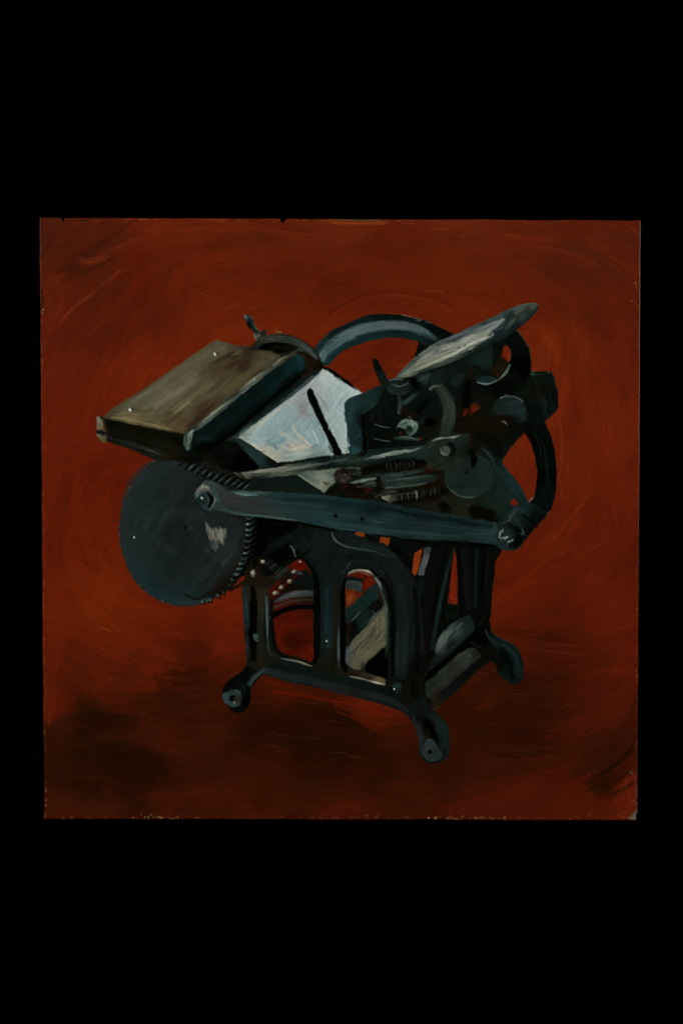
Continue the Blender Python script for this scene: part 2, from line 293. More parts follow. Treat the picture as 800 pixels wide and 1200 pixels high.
# right rim
fill([(612,500),(632,488),(640,500),(646,514),(650,532),(651.5,552),(651,572),(648,588),(643,600),(633,610),(612,606),(618,590),(624,585),(627,574),(629,556),(626,536),(621,518)],
     [(625,510,'070b0b'),(648,560,'070c0c'),(632,560,'050808'),(638,540,'090f10'),(641,570,'0a1112'),(632,500,'0a100f'),(640,595,'0a1112')],FW,ang=-80,gr=.1,L=30)
stroke([(630,505),(637,525),(640,550),(640,575),(634,592)],[1.5,2.5,3,3,2],['0a1214','111b1e','101a1c','0e1719','0c1315'],FW,.8,2.2,.15)
stroke([(625,505),(631,520),(634,535)],1.2,'1a2628',FW,.6,1); stroke([(637,494),(645,512)],1,'2a1c10',FW,.5); stroke([(644,600),(638,604)],1.4,'4a3c28',FW,.7,.8)
stroke([(619,588),(622,585),(624,583)],2.2,'5a5a50',FW,.7,1,.3); dab(619,589,1,1,'3a3a34',FW,.8)
stroke([(614,506),(608,513),(598,525),(592,535)],1.3,'2a2118',None,.5,1)
# --- right end housing (upper) and its bands
EH = p['end_housing']
fill([(618,444),(622,438),(635,437),(645,435),(648,441),(651,453),(653,458),(653,479),(645,486),(637,494),(628,497),(615,492),(612,470)],
     [(630,445,'0d1513'),(640,470,'0f1a1a'),(650,465,'0a1011'),(625,480,'0b1110'),(632,460,'12110d')],EH,sm=0,ang=-70,gr=.15)
stroke([(622,439),(630,439),(637,437.5),(644,436)],1.3,['3a4a40','1d2a26','2a3a34','4a5a52'],EH,.8,.8,.3); dab(624,436,1.8,2.2,'3c4a42',EH,.7,1)
stroke([(646,437),(650,450),(652,457)],1.5,'1e2a24',EH,.6,.9); stroke([(630,460),(636,468),(638,482),(634,490)],3,['0f1917','14211f','13201f','0c1211'],EH,.7,1.4)
stroke([(640,462),(643,472),(642,482)],2,'050808',EH,.7); stroke([(652.5,458),(653,478),(646,486),(638,494)],1,'2b1a10',EH,.6)
# --- C bracket under the ink disc
DB = p['disc_bracket']
fill([(590,398),(600,388),(605,386),(611,393),(617,403),(621,414),(622,427),(619,440),(612,452),(600,462),(585,465),(568,462),(556,455),(556,449),(572,451),(584,446),(592,437),(597,427),(598,414),(594,404)],
     [(605,400,'090e0e'),(612,430,'060909'),(590,458,'070b0b'),(600,445,'090e0d'),(565,452,'0a0f0f')],DB,ang=-60,gr=.15)
stroke([(605,386),(611,394),(616,402),(620,412),(622,426)],.9,['3a4a3c','2c3a30','34402f','1e2820'],DB,.7,.8)
fill([(556,444),(565,441),(578,442),(583,445),(572,449),(560,448)],'16262a',DB,ang=0)
fill([(590,405),(594,405),(597,410),(598,418),(595,425),(590,421),(587,419),(588,412)],[(592,408,'661c07'),(594,418,'702008'),(590,419,'501707')],0,.95,.9,ang=80)
stroke([(597,408),(598,416),(596,423)],.8,'7a4a38',None,.6)
fill([(580,421),(588,419),(596,427),(590,437),(582,443),(576,436)],'19150e',p['printing_press'],ang=-40,soft=2)
stroke([(597,428),(593,436),(588,441),(584,445)],[2.4,2.6,3,1.5],['3a4642','566058','545e5a','3a4440'],DB,.95,.9,.25)
stroke([(559,448),(566,449.5),(574,449.5),(583,445)],[1,2,1.8,1],['5c6862','4e5a56','4a5650','3a4642'],DB,.95,.8,.3)
stroke([(581,436),(584,441)],1.6,'4a1a0a',None,.6)
# teal blocks under the disc
fill([(540,418),(560,408),(577,404),(580,412),(576,430),(566,433),(560,428),(545,430),(530,428)],[(560,415,'13211f'),(570,425,'14211f'),(540,425,'0e1817')],p['printing_press'],ang=20,soft=1.8)
fill([(528,448),(538,437),(545,438),(544,443),(536,452),(529,453)],'142022',p['printing_press'],ang=50,soft=1.6,a=.9)
fill([(577,404),(586,400),(588,410),(584,422),(577,430)],'0c1210',p['printing_press'],soft=1.5)
stroke([(552,430),(548,440),(545,450)],1.5,'2a1c12',p['printing_press'],.5,1.2); stroke([(556,432),(550,444)],1,'2c221a',p['printing_press'],.5)
stroke([(548,450),(546,470),(546,478)],9,'060808',p['printing_press'],.8,2.5)
# red seen through the works
fill([(543,478),(548,478),(547,485),(543,489)],'4c150a',0,.85,1.6); fill([(553,473),(557,474),(562,478),(555,483),(552,486),(551,479)],'5c1b0b',0,.85,1.5); dab(550,482,1.4,5,'2e1209',None,.7,1.4)
# round cap
CP = p['counterweight']
fill([(576,483),(577,476),(583,469),(592,465),(601,464),(610,468),(615,476),(616,486),(613,495),(604,494),(599,487),(585,487)],[(585,478,'16221f'),(600,475,'1a2629'),(610,485,'182628'),(606,492,'111b1b')],CP,ang=0,soft=1.6,gr=.1)
stroke([(585.5,467),(590,465),(597,464),(604,465),(609,468),(612,471)],.9,['5a625a','4a544e','3a4640','5a645c'],CP,.85,.6,.4)
stroke([(583,491),(590,488),(596,492)],6,'1a130d',p['printing_press'],.6,3); stroke([(588,493),(591,494.5),(593.5,498)],1.6,['3a3c36','76756a','6a6a60'],p['printing_press'],.9,.7,.3)
stroke([(556,495),(575,497),(590,503)],12,'15110c',p['printing_press'],.6,5)
# --- curved grey-green cam
CM = p['cam_plate']
stroke([(510,450),(519,460),(525,474),(526,490),(521,508)],[11,13,15,15,14],['1a2220','222c27','27312a','262f27','1e2722'],CM,1,2.2,.12)
stroke([(503,456),(508,453),(515,452),(518,450)],2.6,['46504c','5a645e','3a4642','2a3432'],CM,.85,1,.35)
fill([(505,436),(512,433),(520,434),(518,448),(510,450),(504,444)],'121c1e',CM,ang=80,soft=2)
# small works left of the cam
pp = p['printing_press']
fill([(455,445),(470,443),(484,440),(495,438),(502,442),(500,452),(486,458),(470,462),(458,461),(452,454)],[(460,450,'18221f'),(475,455,'131b1a'),(495,442,'182425'),(485,450,'060909')],pp,soft=1.6,ang=15,gr=.25)
stroke([(456,446),(463,444),(470,445)],1.6,'303c3a',pp,.8,1); stroke([(458,450),(467,453),(475,450)],1.5,['1c2826','344240','1c2826'],pp,.8,1); stroke([(488,446),(495,443),(502,439)],3.5,['14201f','283634','1c2a29'],pp,.8,1.3)
stroke([(477,448),(479,451)],1.6,'3a4a4a',pp,.8,.8); stroke([(455,458),(465,462),(475,460)],2.6,'1f2b2a',pp,.8,1.4); stroke([(483,445),(489,449)],4.5,'060808',pp,.8)
stroke([(467,464),(469,474),(467,484)],[4,6,4],['16211f','1f2c2a','23302e'],pp,.9,1.6); stroke([(474,472),(483,465),(491,459)],[6,7,4],['1b2826','1a2725','101918'],pp,.85,1.6)
stroke([(452,470),(444,482),(447,498)],3,'131b1a',pp,.6,2); stroke([(437,480),(446,472),(458,480)],5,'0f1615',pp,.6,3); stroke([(434,492),(436,486),(440,482)],1,'26302e',pp,.5)
stroke([(439,497),(447,500),(455,501)],1.3,['1c2624','2a3634','1c2826'],pp,.7,.9); stroke([(438,514),(447,516),(456,517)],1.3,'25302e',pp,.6,.9)
stroke([(478,486),(488,487),(470,484)],5,'1c0e0a',pp,.5,3); dab(473,480,4,2,'25100a',pp,.5,2)
stroke([(462,514),(475,513),(490,515)],[3,5,3],['1e2c29','2a3a35','222f2c'],pp,.9,1.4)
fill([(465,500),(470,493),(480,491),(488,494),(491,499),(487,507),(482,511),(476,508),(474,503)],[(470,497,'4a5852'),(484,495,'52605a'),(480,502,'1f2b28'),(487,505,'3a4843')],pp,soft=1.2,gr=.3,ang=40,L=6)
stroke([(466,499),(472,494),(480,493)],1.6,'5f6e66',pp,.8,1,.4); stroke([(485,494),(489,499),(484,508)],1.4,'506058',pp,.8,.9,.3); dab(479,502,4,3.5,'16201d',pp,.85,1.2); dab(469.5,507.5,1.5,1.6,'4e1a10',None,.75,1)
stroke([(489,501),(493,494),(503,489)],4,'1a2626',pp,.7,1.8); dab(503,494,6.5,6,'050707',pp,.9,1.8,40); dab(493,514,3,1.2,'4a1c0e',None,.7,1); stroke([(500,470),(490,482)],7,'060909',pp,.8,2.5)
stroke([(497,465),(505,470),(503,480)],3,'0e1716',pp,.6,1.5); stroke([(458,508),(470,520),(490,521)],5,'0c1210',pp,.6,2)
# finger and small prong
fill([(436,422),(438,420),(442,421),(447,431),(454,444),(456,451),(450,455),(445,447),(439,434)],[(440,425,'090f0e'),(450,445,'111a19')],p['roller_saddle'],soft=1,ang=-65)
stroke([(437,423),(441,433),(448,447)],.8,'2a2a20',p['roller_saddle'],.5)
fill([(490,401),(493,402),(500,406),(504,412),(492,420),(484,423),(487,413)],'0b1211',pp,soft=1.1,sm=0)
stroke([(504,410),(508,407)],2,'3a2a20',pp,.4)
# --- ink disc
ID_ = p['ink_disc']
fill([(463,444),(468,437),(474,430),(490,415),(512,401),(533,392),(546,385),(565,377),(580,370),(599,361),(612,357),(626,354.5),(630,358),(629,364),(618,375),(601,388),(590,397),(567,408),(545,418),(522,428),(500,435),(482,441)],
     [(470,438,'4a504c'),(500,412,'565a56'),(540,390,'3a4242'),(580,372,'343c3a'),(610,362,'3c443e'),(626,358,'3c443e'),(600,380,'121e20'),(580,393,'162226'),(620,368,'1c2828'),(560,408,'16211f'),(520,425,'3a403a'),(500,432,'2c322e')],ID_,soft=.9,ang=27,gr=.16,L=30)
fill([(468,441),(476,434),(492,420),(505,410),(515,405),(533,401),(545,394),(560,390),(575,382),(590,374.5),(593,376),(584,383),(577,387),(573,393),(574,396),(565,400),(550,407),(530,417),(510,426),(490,433)],
     [(475,438,'6a6c62'),(500,420,'7b7b6e'),(520,416,'85847a'),(545,402,'8b8a7e'),(565,393,'8a897f'),(585,378,'7c7e78'),(510,408,'686b66'),(540,396,'757772'),(500,431,'747464'),(530,414,'8c8b80')],ID_,soft=2.2,ang=27,gr=.2,L=34,wd=1.3,wob=.5)
stroke([(545,393),(558,387),(572,381),(590,374)],[3,5,4,2],['50565a','686a70','727476','84867e'],ID_,.8,1.4,.25)
stroke([(515,400),(530,395),(545,389),(565,379)],[2,3,3,2],['4e5454','5a5f5e','4a5152','343c3e'],ID_,.7,1.2,.2)
stroke([(478,438),(500,428),(530,414),(560,399),(574,395)],[2,4,5,4,1],['6c6c5c','7d7c6c','8f8d80','99968a','8a8a80'],ID_,.75,1.2,.3)
stroke([(485,432),(505,423),(530,411)],1.4,'4a4a3e',ID_,.55,1); stroke([(500,412),(520,406),(538,400)],1.2,'55564c',ID_,.5,1); stroke([(490,424),(508,414),(522,411)],1,'5c5a4c',ID_,.5,.8)
stroke([(530,418),(555,407),(575,397)],2,'8b8a7c',ID_,.5,1,.3); stroke([(560,406),(580,394),(592,380),(600,370)],[3,6,6,3],['16211f','152327','172529','28302e'],ID_,.85,1.8)
stroke([(592,385),(605,374),(617,362)],[3,5,3],['2a3430','38403a','30362e'],ID_,.8,1.6,.25); stroke([(596,380),(605,370),(612,364)],2,'4a5048',ID_,.5,1)
stroke([(603,372),(612,365),(619,360)],2.2,'2a201a',ID_,.6,1.2); stroke([(573,393),(582,386),(590,378),(600,366)],4,'142226',ID_,.6,2); stroke([(577,391),(573,396),(578,392)],1.4,'7c7c72',ID_,.8,.8)
stroke([(605,358.5),(615,356.5),(627,355)],1.1,'5c6456',ID_,.6,.8); stroke([(629,360),(622,370),(604,386)],3,'0f1a1c',ID_,.7,1.6); stroke([(580,401),(560,412),(520,429),(490,438)],2.4,'0a1110',ID_,.75,1.4)
stroke([(546,386),(565,377),(590,366)],.9,'46443c',ID_,.5,.8); stroke([(464,443),(478,440),(490,436)],1.4,['5a5a4a','7a7866','5a5a4a'],ID_,.8,.9); stroke([(463,443),(470,440)],1,'4a3a2a',ID_,.7,.8)
for (x, y) in [(514,414.5),(518,413),(521,411.5),(524,411),(528,409.5),(531,408.5),(535,407.8),(538,407.2),(544,405)]:
    dab(x, y, random.uniform(.8, 1.6), random.uniform(.4, .8), random.choice(['4a3a34','3a2c28','54423a']), ID_, .75, .7, 25, -.1)
stroke([(543.5,406),(545,403.5)],.9,'2a2422',ID_,.85,.6); stroke([(572,392),(569,388.5)],.8,'6a6450',ID_,.6,.6)
for i in range(26):
    t = random.random(); x = 480 + 95 * t; y = 436 - 46 * t + random.uniform(-9, 4); ln = random.uniform(8, 22)
    stroke([(x, y), (x + ln * .88, y - ln * .46)], random.uniform(.6, 1.6), random.choice(['9a988c','6a6a5e','8c8a7e','55564e']), ID_, .28, .9, .2, .2, rag=3)
# --- lower right works
fill([(560,548),(582,540),(600,560),(610,580),(600,592),(585,606),(560,604),(545,590),(560,575)],[(585,575,'15221f'),(560,590,'121a17'),(600,590,'14211f'),(575,598,'141d19')],pp,soft=2.5,ang=-20)
fill([(500,588),(520,580),(548,586),(556,592),(548,606),(520,603),(498,598)],[(520,590,'191c15'),(540,598,'1a1f18')],pp,soft=2.5); dab(519,594,6.5,7.5,'080b0b',pp,.9,1.6,60)
fill([(548,600),(552,592),(576,597),(581,603),(578,609),(556,607)],'090c0b',pp,.9,2,1)
SA = p['support_arm']
fill([(563,524),(572,526),(580,537),(590,546),(604,566),(617,586),(621,592),(606,592),(596,574),(584,558),(576,540)],[(575,535,'0f191b'),(590,555,'122025'),(600,570,'16262b'),(612,585,'142326')],SA,soft=1.4,ang=-56,gr=.15)
stroke([(565,526),(573,532),(578,543),(583,556),(594,572)],1.6,['26302e','26322f','22302e','1a2829','131e1f'],SA,.7,1.1); stroke([(590,547),(604,566),(615,583)],1,'24322f',SA,.6,.9)
stroke([(583,548),(592,560),(603,576)],2,'1a2b31',SA,.7,1.2); stroke([(576,556),(580,566),(576,578)],1.6,'0a0f0f',pp,.6,1.4)
fill([(597,590),(600,586),(603,584),(606,588),(607,591),(601,593)],[(600,589,'641a08'),(605,588,'701d08')],0,.9,1.2)
# round counter disc
dab(549.5,557,29,26,[(549,557,'16201f'),(535,570,'172220'),(565,545,'182525'),(550,580,'1b2826'),(525,560,'1b2623')],CP,1,1.4,10,.1,.08)
stroke([(524,570),(531,577),(542,582),(553,583),(563,579)],1.5,['1c2824','33403a','2c3833','3a463e','202b27'],CP,.8,1,.2); stroke([(521,560),(523,568),(527,574)],1,'26302a',CP,.7); dab(546,554,1.4,1.5,'040606',CP,1,.8)
dab(563,549,1.3,.8,'4a1c14',None,.7,.8); dab(575,547,1,1.3,'2c120c',None,.5,1); stroke([(552,530),(555,538),(554,545)],[7,9,6],'060909',pp,.9,2.2)
fill([(560,505),(580,512),(590,530),(583,538),(570,522),(556,512)],'0a0e0e',pp,.8,3)
# --- rod head and drive rod
RH = p['rod_head']
fill([(488,526),(496,522),(506,514),(519,511),(540,508),(551,509),(549,520),(548,532),(549,543),(537,548),(519,551),(503,551),(496,545),(488,538)],
     [(495,532,'1a2521'),(515,520,'1b2520'),(535,515,'1b2622'),(545,530,'121a17'),(535,540,'1a231d'),(510,543,'1c241e'),(520,535,'19221e')],RH,soft=1.3,ang=20,gr=.12)
stroke([(506,517),(512,514.5),(520,513.5),(530,512.5),(540,510.5)],[1.5,2.6,1.8,2,1],['3a4640','606a62','465048','6a7268','3a443e'],RH,.9,.8,.3); stroke([(508,520),(500,525),(495,528)],1.4,'38443c',RH,.6,1.2)
stroke([(526,519),(531,526),(529,534)],[4,6,4],'0a0f0e',RH,.85,1.6); dab(521.5,528,5.6,6,'3a3f3d',RH,1,.9,0,.4,.12); stroke([(516,525),(516.5,531),(521,534),(525,533)],1.3,['4a5450','6a6e64','8a8a7c','5a5e56'],RH,.9,.7,.3); stroke([(518,523),(517,528)],1.2,'1a2220',RH,.8)
fill([(498,545),(507,548),(515,552),(508,553),(498,551)],'2e160c',None,.6,1.6)
DR = p['drive_rod']
fill([(274,553),(283,549),(300,547.5),(330,545),(360,540),(380,536),(392,533),(410,531),(430,527),(460,525),(490,522),(500,524),(500,538),(475,540),(445,543),(415,547),(390,552),(370,556),(352,556),(330,558),(307,560),(285,561)],
     [(290,553,'4a4c42'),(330,550,'474a41'),(360,546,'2a342f'),(400,540,'1c2825'),(440,535,'1a2624'),(490,530,'1c2826'),(300,559,'1a211c'),(390,551,'0f1817'),(380,538,'0f1918'),(440,529,'0f1918'),(450,541,'101a19')],DR,soft=1.2,ang=8,gr=.14,L=30)
stroke([(279,556),(295,553),(315,551),(340,549),(360,546),(382,543)],[2,5,5.5,4.5,4,2],['54544a','68695e','62645a','5c6056','5a5f56','3e4842'],DR,.9,1.4,.25,.3)
stroke([(300,552),(320,550),(335,547)],1.6,'7a7a6c',DR,.5,1,.3); stroke([(274,554),(280,555),(288,559)],2,'4a4438',DR,.8,1,.4); stroke([(286,558),(300,557),(312,555)],1.2,'6a6a5a',DR,.6,.8,.4)
stroke([(383,542),(395,540),(407,538)],1.6,'4a524a',DR,.7,1,.3); stroke([(408,541),(425,539),(432,537)],2.2,['2a322a','343a30','4a524a'],DR,.7,1,.2)
stroke([(432,537),(448,534),(465,530),(480,528),(493,525)],[2,4.5,4.5,3.5,1.5],['4a5650','66706a','58645c','707a70','4a5650'],DR,.95,1.1,.3,.35); stroke([(446,535),(468,531),(488,527)],1.2,'838b80',DR,.6,.8,.3)
stroke([(372,551),(395,546),(420,544),(450,540),(488,537)],2.6,'0e1818',DR,.85,1.6); stroke([(326,545),(350,541),(372,539),(398,535)],3,'0f1a19',DR,.9,1.6); stroke([(410,532),(432,529),(470,526),(486,525)],3,'13201f',DR,.8,1.6)
# --- upper paper and its pieces
PS = p['paper_sheet']
fill([(279,513),(285,506),(307,490),(330,473),(345,461),(365,445),(378,432),(388,437),(398,444),(416,454),(424,461),(408,467),(403,474),(406,497),(408,520),(409,531),(392,533),(360,537),(330,542),(326,542),(307,530),(292,520)],
     [(285,511,'6b726e'),(300,505,'8f9590'),(330,490,'7b8d92'),(320,510,'71868e'),(300,515,'8b979a'),(345,500,'75898f'),(360,480,'727276'),(355,470,'858686'),(372,450,'8b8f90'),(380,440,'98a09f'),(400,455,'8f9a9b'),(412,458,'98a2a2'),
      (395,480,'88979a'),(402,510,'8e9897'),(385,500,'83908f'),(395,525,'8b9493'),(370,520,'71878f'),(340,535,'76827e'),(370,533,'5f6d69'),(325,538,'8a8a7e'),(350,525,'959389'),(310,528,'8f8d82'),(365,505,'788d94')],PS,soft=1.0,sm=0,ang=55,gr=.05,L=16,wd=2,h=.3,eps=20)
def ps(pts, w, c, a=.6, **k): stroke(pts, w, c, PS, a, k.pop('soft', 1.6), k.pop('br', .07), k.pop('h', .4), rag=k.pop('rag', 2.5), **k)
ps([(286,508),(307,493),(330,476),(352,460)],3,['8a8e88','9c9a90','94958f','8c9090']); ps([(303,498),(318,487),(330,478)],2.5,'a39d90',.7)
ps([(282,513),(296,521),(310,530),(326,541)],[2,3,4,3],['8a8c84','9c978a','948f82','9a9486'],.85,soft=1); ps([(288,514),(300,516),(310,526)],6,'849396',.6)
ps([(300,508),(320,496),(345,478)],9,'778b92',.5); ps([(300,515),(315,505),(335,492)],7,'70868e',.5); ps([(310,518),(322,520),(334,512)],6,'607a84',.65); ps([(312,514),(326,526)],3,'5f7882',.7); ps([(320,522),(326,527)],1.4,'4c5e64',.7,soft=.8)
ps([(338,478),(345,482),(352,486)],9,'7e8c90',.5); ps([(352,468),(356,476),(352,486)],[10,10,6],['81817f','737378','707176'],.75); ps([(346,462),(358,459),(366,450)],7,'848788',.6); ps([(352,480),(349,487)],4,'6e6e74',.7)
ps([(326,504),(334,512)],4,'989488',.8,soft=1); ps([(342,498),(350,510),(364,523)],2.6,'9f9789',.8,soft=1); ps([(336,516),(344,523),(352,526)],[3,5,4],'9d9789',.75); ps([(330,522),(340,528),(355,524),(368,525)],[2,4,4,3],['8c8f88','9c988b','a19a8b','948e84'],.8)
ps([(334,508),(342,516),(352,520)],4,'8d9796',.6); ps([(352,512),(358,519),(366,523)],3,'959389',.7); ps([(354,500),(362,512),(372,520)],5,'7c8f95',.5)
ps([(362,478),(368,495),(376,515),(380,522)],[4,5,5,3],['7c8e94','768b93','6f868f','76888e'],.6); ps([(366,505),(372,516),(374,522)],2.2,'9aa3a2',.8,soft=1); ps([(360,482),(370,502)],2,'6a7a80',.5); ps([(368,488),(380,516)],2,'5f7178',.5)
ps([(364,524),(370,522),(373,521)],1.2,'465454',.8,soft=.8); ps([(332,540),(350,537),(372,533),(390,530)],[3,5,5,3],['8a8f86','74807b','616e6a','6f7a76'],.6); ps([(335,534),(355,532),(372,528),(388,524)],[4,5,5,3],['8c938c','8a938e','778482','808b89'],.6)
ps([(373,440),(382,450),(398,460)],7,'939c9b',.5); ps([(378,436),(384,445)],4,'a09f96',.6); ps([(390,445),(405,455),(418,460)],5,'9ba4a3',.6); ps([(372,462),(382,480),(392,505),(402,528)],[4,6,5,4],['84868a','8a9091','8f9796','8d9594'],.6)
ps([(370,460),(377,468),(381,480)],2.6,'77787e',.7,soft=1.2); ps([(384,455),(392,475),(398,500)],6,'87969a',.5); ps([(392,478),(400,462),(408,458)],3,'96a2a3',.6); ps([(393,470),(396,476),(400,468),(407,464)],1.2,'6d7c80',.55,soft=.8)
ps([(402,478),(404,500),(407,525)],3,'9aa09e',.6); ps([(385,490),(396,510),(400,525)],2,'768688',.5); ps([(400,527),(404,531)],2,'a2a49c',.7,soft=.9); dab(405,529,1.4,1,'4a5252',PS,.8,.8)
ps([(364,447),(372,440),(379,434)],2,'5c686a',.6); ps([(362,448),(350,458),(330,474),(300,496)],1.2,'4a5a5c',.4)
for i in range(70):
    x = random.uniform(290, 400); y = random.uniform(450, 535)
    if y < 513 - (x - 279) * .80 + 4 or y > 512 + (x - 279) * .6: continue
    th = random.uniform(35, 75) if x > 360 else random.uniform(20, 60); ln = random.uniform(5, 15); d = (math.cos(math.radians(th)) * ln, (1 if x > 360 else -1) * math.sin(math.radians(th)) * ln)
    ps([(x, y), (x + d[0] * .3, y + d[1] * .3)], random.uniform(.8, 2.4), random.choice(['97a0a0','6f8288','8f938e','7d8e94']), .25, h=.5)
# dark leading edge under the paper's left side
fill([(272,513),(279,513),(292,521),(307,531),(326,543),(333,546),(318,548),(306,549),(295,538),(282,524)],[(280,518,'14211f'),(300,533,'1a2928'),(320,544,'0d1514'),(298,542,'182625')],pp,soft=1.2,ang=-40,gr=.25)
stroke([(277,514.5),(290,526),(304,543)],1.2,'26383a',pp,.6,1); stroke([(276,513),(282,512),(287,514)],1.6,['5a6a68','8a8c80','7a7a6c'],PS,.8,.8,.3); stroke([(296,530),(306,540),(312,547)],4,'1c2c2c',pp,.6,2)
# lower scrap of paper
fill([(347,556),(360,551.5),(375,551),(390,549),(402,548),(398,560),(390,570),(381,577.5),(368,570),(358,563)],[(352,556,'404a44'),(370,558,'5c645a'),(378,563,'6a6e60'),(385,570,'5a6054'),(392,553,'4c564e'),(365,553,'4e5850')],PS,soft=1.2,sm=0,ang=-30,gr=.12,h=.3)
stroke([(350,557),(362,565),(372,571),(380,577)],1.6,['5a6258','6c7062','5e6054','6a6a5a'],PS,.8,.9,.3); stroke([(372,560),(380,563),(376,568)],4,'7a7a6a',PS,.6,2); stroke([(379,565),(383,568),(386,566)],1.8,['3a2a20','1c1410','4a3020'],pp,.8,1); stroke([(390,553),(392,562),(384,574)],2,'4a5048',PS,.5,1.5)
# gauge bar
GB = p['gauge_bar']
fill([(359,461),(360.5,457),(363.5,455),(366,457),(370,465),(377,482),(385,500),(393,515),(401,532),(392,533),(387,522),(379,505),(370,487),(364,473)],'070b0b',GB,soft=.9,ang=-63,gr=.2,wob=.7)
stroke([(362,463),(372,484),(384,508)],1,'0f1616',GB,.6)
# black edge beyond the paper's top
fill([(378,431),(384,430),(396,438),(408,447),(417,455),(421,458),(414,455),(400,446),(390,439)],'0a0d0c',pp,soft=1,ang=-35); stroke([(414,454),(420,457),(425,462)],2,'6a6a5a',None,.5,1.2)
# --- platen bracket
PB = p['platen_bracket']
fill([(403,473),(407,468),(415,464),(424,461),(432,457),(440,453),(448,450),(450,454),(446,465),(440,474),(432,480),(426,484),(424,492),(424,510),(424,526),(421,531),(410,532),(408,518),(406,497)],
     [(410,475,'1a2f33'),(430,466,'17292c'),(445,456,'13211f'),(415,500,'16292f'),(408,490,'1a3036'),(420,520,'14252b'),(416,528,'1f3b49'),(422,490,'0f1c1f')],PB,soft=1,ang=80,gr=.09,h=.2)
stroke([(404,476),(407,470),(416,465),(432,458)],1.3,['26393b','2a3e40','223537','1c2e30'],PB,.6,1); stroke([(426,484),(432,479),(440,473)],1.2,'2a3a34',PB,.6,1); stroke([(420,533),(428,530),(424,500),(425,486)],3,'060909',pp,.8,1.6)
stroke([(430,528),(431,515)],1.3,'14201f',pp,.7)
# --- hook, tube and springs behind the rod
RT = p['roller_tube']; SP = p['return_spring']; RS = p['roller_saddle']
fill([(410,546),(440,543),(492,539),(500,550),(508,556),(520,570),(515,585),(500,590),(470,592),(430,588),(400,582),(384,578),(392,568)],[(430,550,'151c19'),(480,560,'131815'),(420,575,'12140f'),(500,560,'1a110c'),(470,585,'111613'),(510,575,'16100c')],pp,soft=1.8,ang=8,gr=.2)
fill([(381,577),(390,568),(398,563),(412,566),(428,570),(434,576),(430,586),(410,585),(392,582)],[(400,572,'0e1210'),(420,576,'120f0c')],pp,soft=1.4,gr=.2)
dab(401,558,10,9.5,[(398,557,'28211d'),(404,552,'100e0d'),(392,556,'0c0c0b'),(406,560,'2a2622')],RS,1,1.4,0,.4,.3)
for (x, y, a_, b_, c) in [(397,556,3,4,'28221f'),(401,560,3,3,'2a2522'),(404,556,2,1,'55524c'),(403,563,3,.9,'4c4a44'),(399,549,2,1,'3e3c38'),(408,553,1.6,2.5,'1a1716'),(394,562,2,2,'1a1614')]: dab(x, y, a_, b_, c, RS, .85, 1.1, random.uniform(-30, 30), .4)
stroke([(405,549),(412,548),(424,552),(414,556)],2.5,['2a342e','38423a','2a342e'],pp,.7,1.4,.3); stroke([(412,549),(420,548),(425,551)],1.2,'4a564c',pp,.5,1)
stroke([(410,566),(425,563),(440,560),(444,558)],[1.5,3.5,3.5,2],['3a463f','56625a','44504a','2c3833'],RT,.9,1.1,.3); stroke([(425,567),(440,565),(450,563)],2.4,['2c3632','3e4a44','2c3632'],RT,.8,1.3,.3)
stroke([(415,568),(424,571),(440,569)],1.4,'2a3430',RT,.6,1)
for (x, y) in [(371+29,574),(404,572),(428,573),(432,575),(429,576),(405,570)]: dab(x, y, 2.2, .8, '4c160c', None, .6, 1, 20)
stroke([(430,552),(440,550)],8,'0e1210',SP,.8,2)
fill([(443,558),(470,557),(495,553),(512,551),(507,556),(480,561),(446,566)],'121311',pp,soft=1.4)
fill([(440,557),(460,555),(480,552),(496,549.5),(500,552),(480,556),(456,561),(442,563)],[(445,559,'1f2b28'),(470,556,'293632'),(495,551,'202b27')],RT,soft=1.2,ang=8)
stroke([(450,567),(470,565),(490,562),(508,560)],[10,11,11,8],['1e2926','22302b','1f2c28','18231f'],RT,1,1.6,.16); stroke([(452,572),(475,570),(500,566),(512,563)],[1.5,2,2,1],['5a625a','3c4842','3a4640','2a3430'],RT,.8,1,.3); stroke([(448,563),(470,561),(495,559),(506,558)],1.6,['28342f','303e38','2c3a35','222e2a'],RT,.7,1.2,.2)
stroke([(455,567),(475,565),(500,562)],1.2,'1a1616',RT,.5,1.2)
stroke([(442,560),(443.5,568),(444,574)],[5,5.5,5],'0b0e0e',RT,.95,1.2); stroke([(446,561),(447,570)],1.6,'1c2422',RT,.7); stroke([(440,573),(442,575)],3,'0b0e0e',RT,.9)
stroke([(426,552),(440,549),(460,546),(480,544),(496,542)],[8,10,12,12,7],'0a0c0c',SP,1,1.8,.15)
for i in range(9):
    x = 453 + i * 4.3 + random.uniform(-1.3, 1.3); y = 547 - i * .55 + random.uniform(-1.2, 1.2)
    stroke([(x, y - 4), (x + 1.6, y), (x + 1.2, y + 3.5)] if i % 3 else [(x + 2.5, y - 4), (x, y), (x - 1.5, y + 3)], random.uniform(.8, 1.5), random.choice(['202624','2a302e','1c2220']), SP, random.uniform(.3,.8), .9, .3)
stroke([(462,587),(480,584),(500,580),(522,575)],[10,12,12,8],'0b0d0c',SP,1,2,.15)
for i in range(12):
    x = 465 + i * 4.4 + random.uniform(-1, 1); y = 583.5 - i * .85 + random.uniform(-1, 1); c = ['6a6a5a','2a302c','30342f','202623'][0 if i == 5 else 1 + i % 3]
    stroke([(x, y - 3.5), (x + 1, y), (x + .3, y + 3.2)], random.uniform(.8, 1.3) if i != 5 else 2, c, SP, .75, .8, .3)
stroke([(466,579),(476,578.5),(487,577.5)],1,'4a5048',SP,.7,.7,.4)
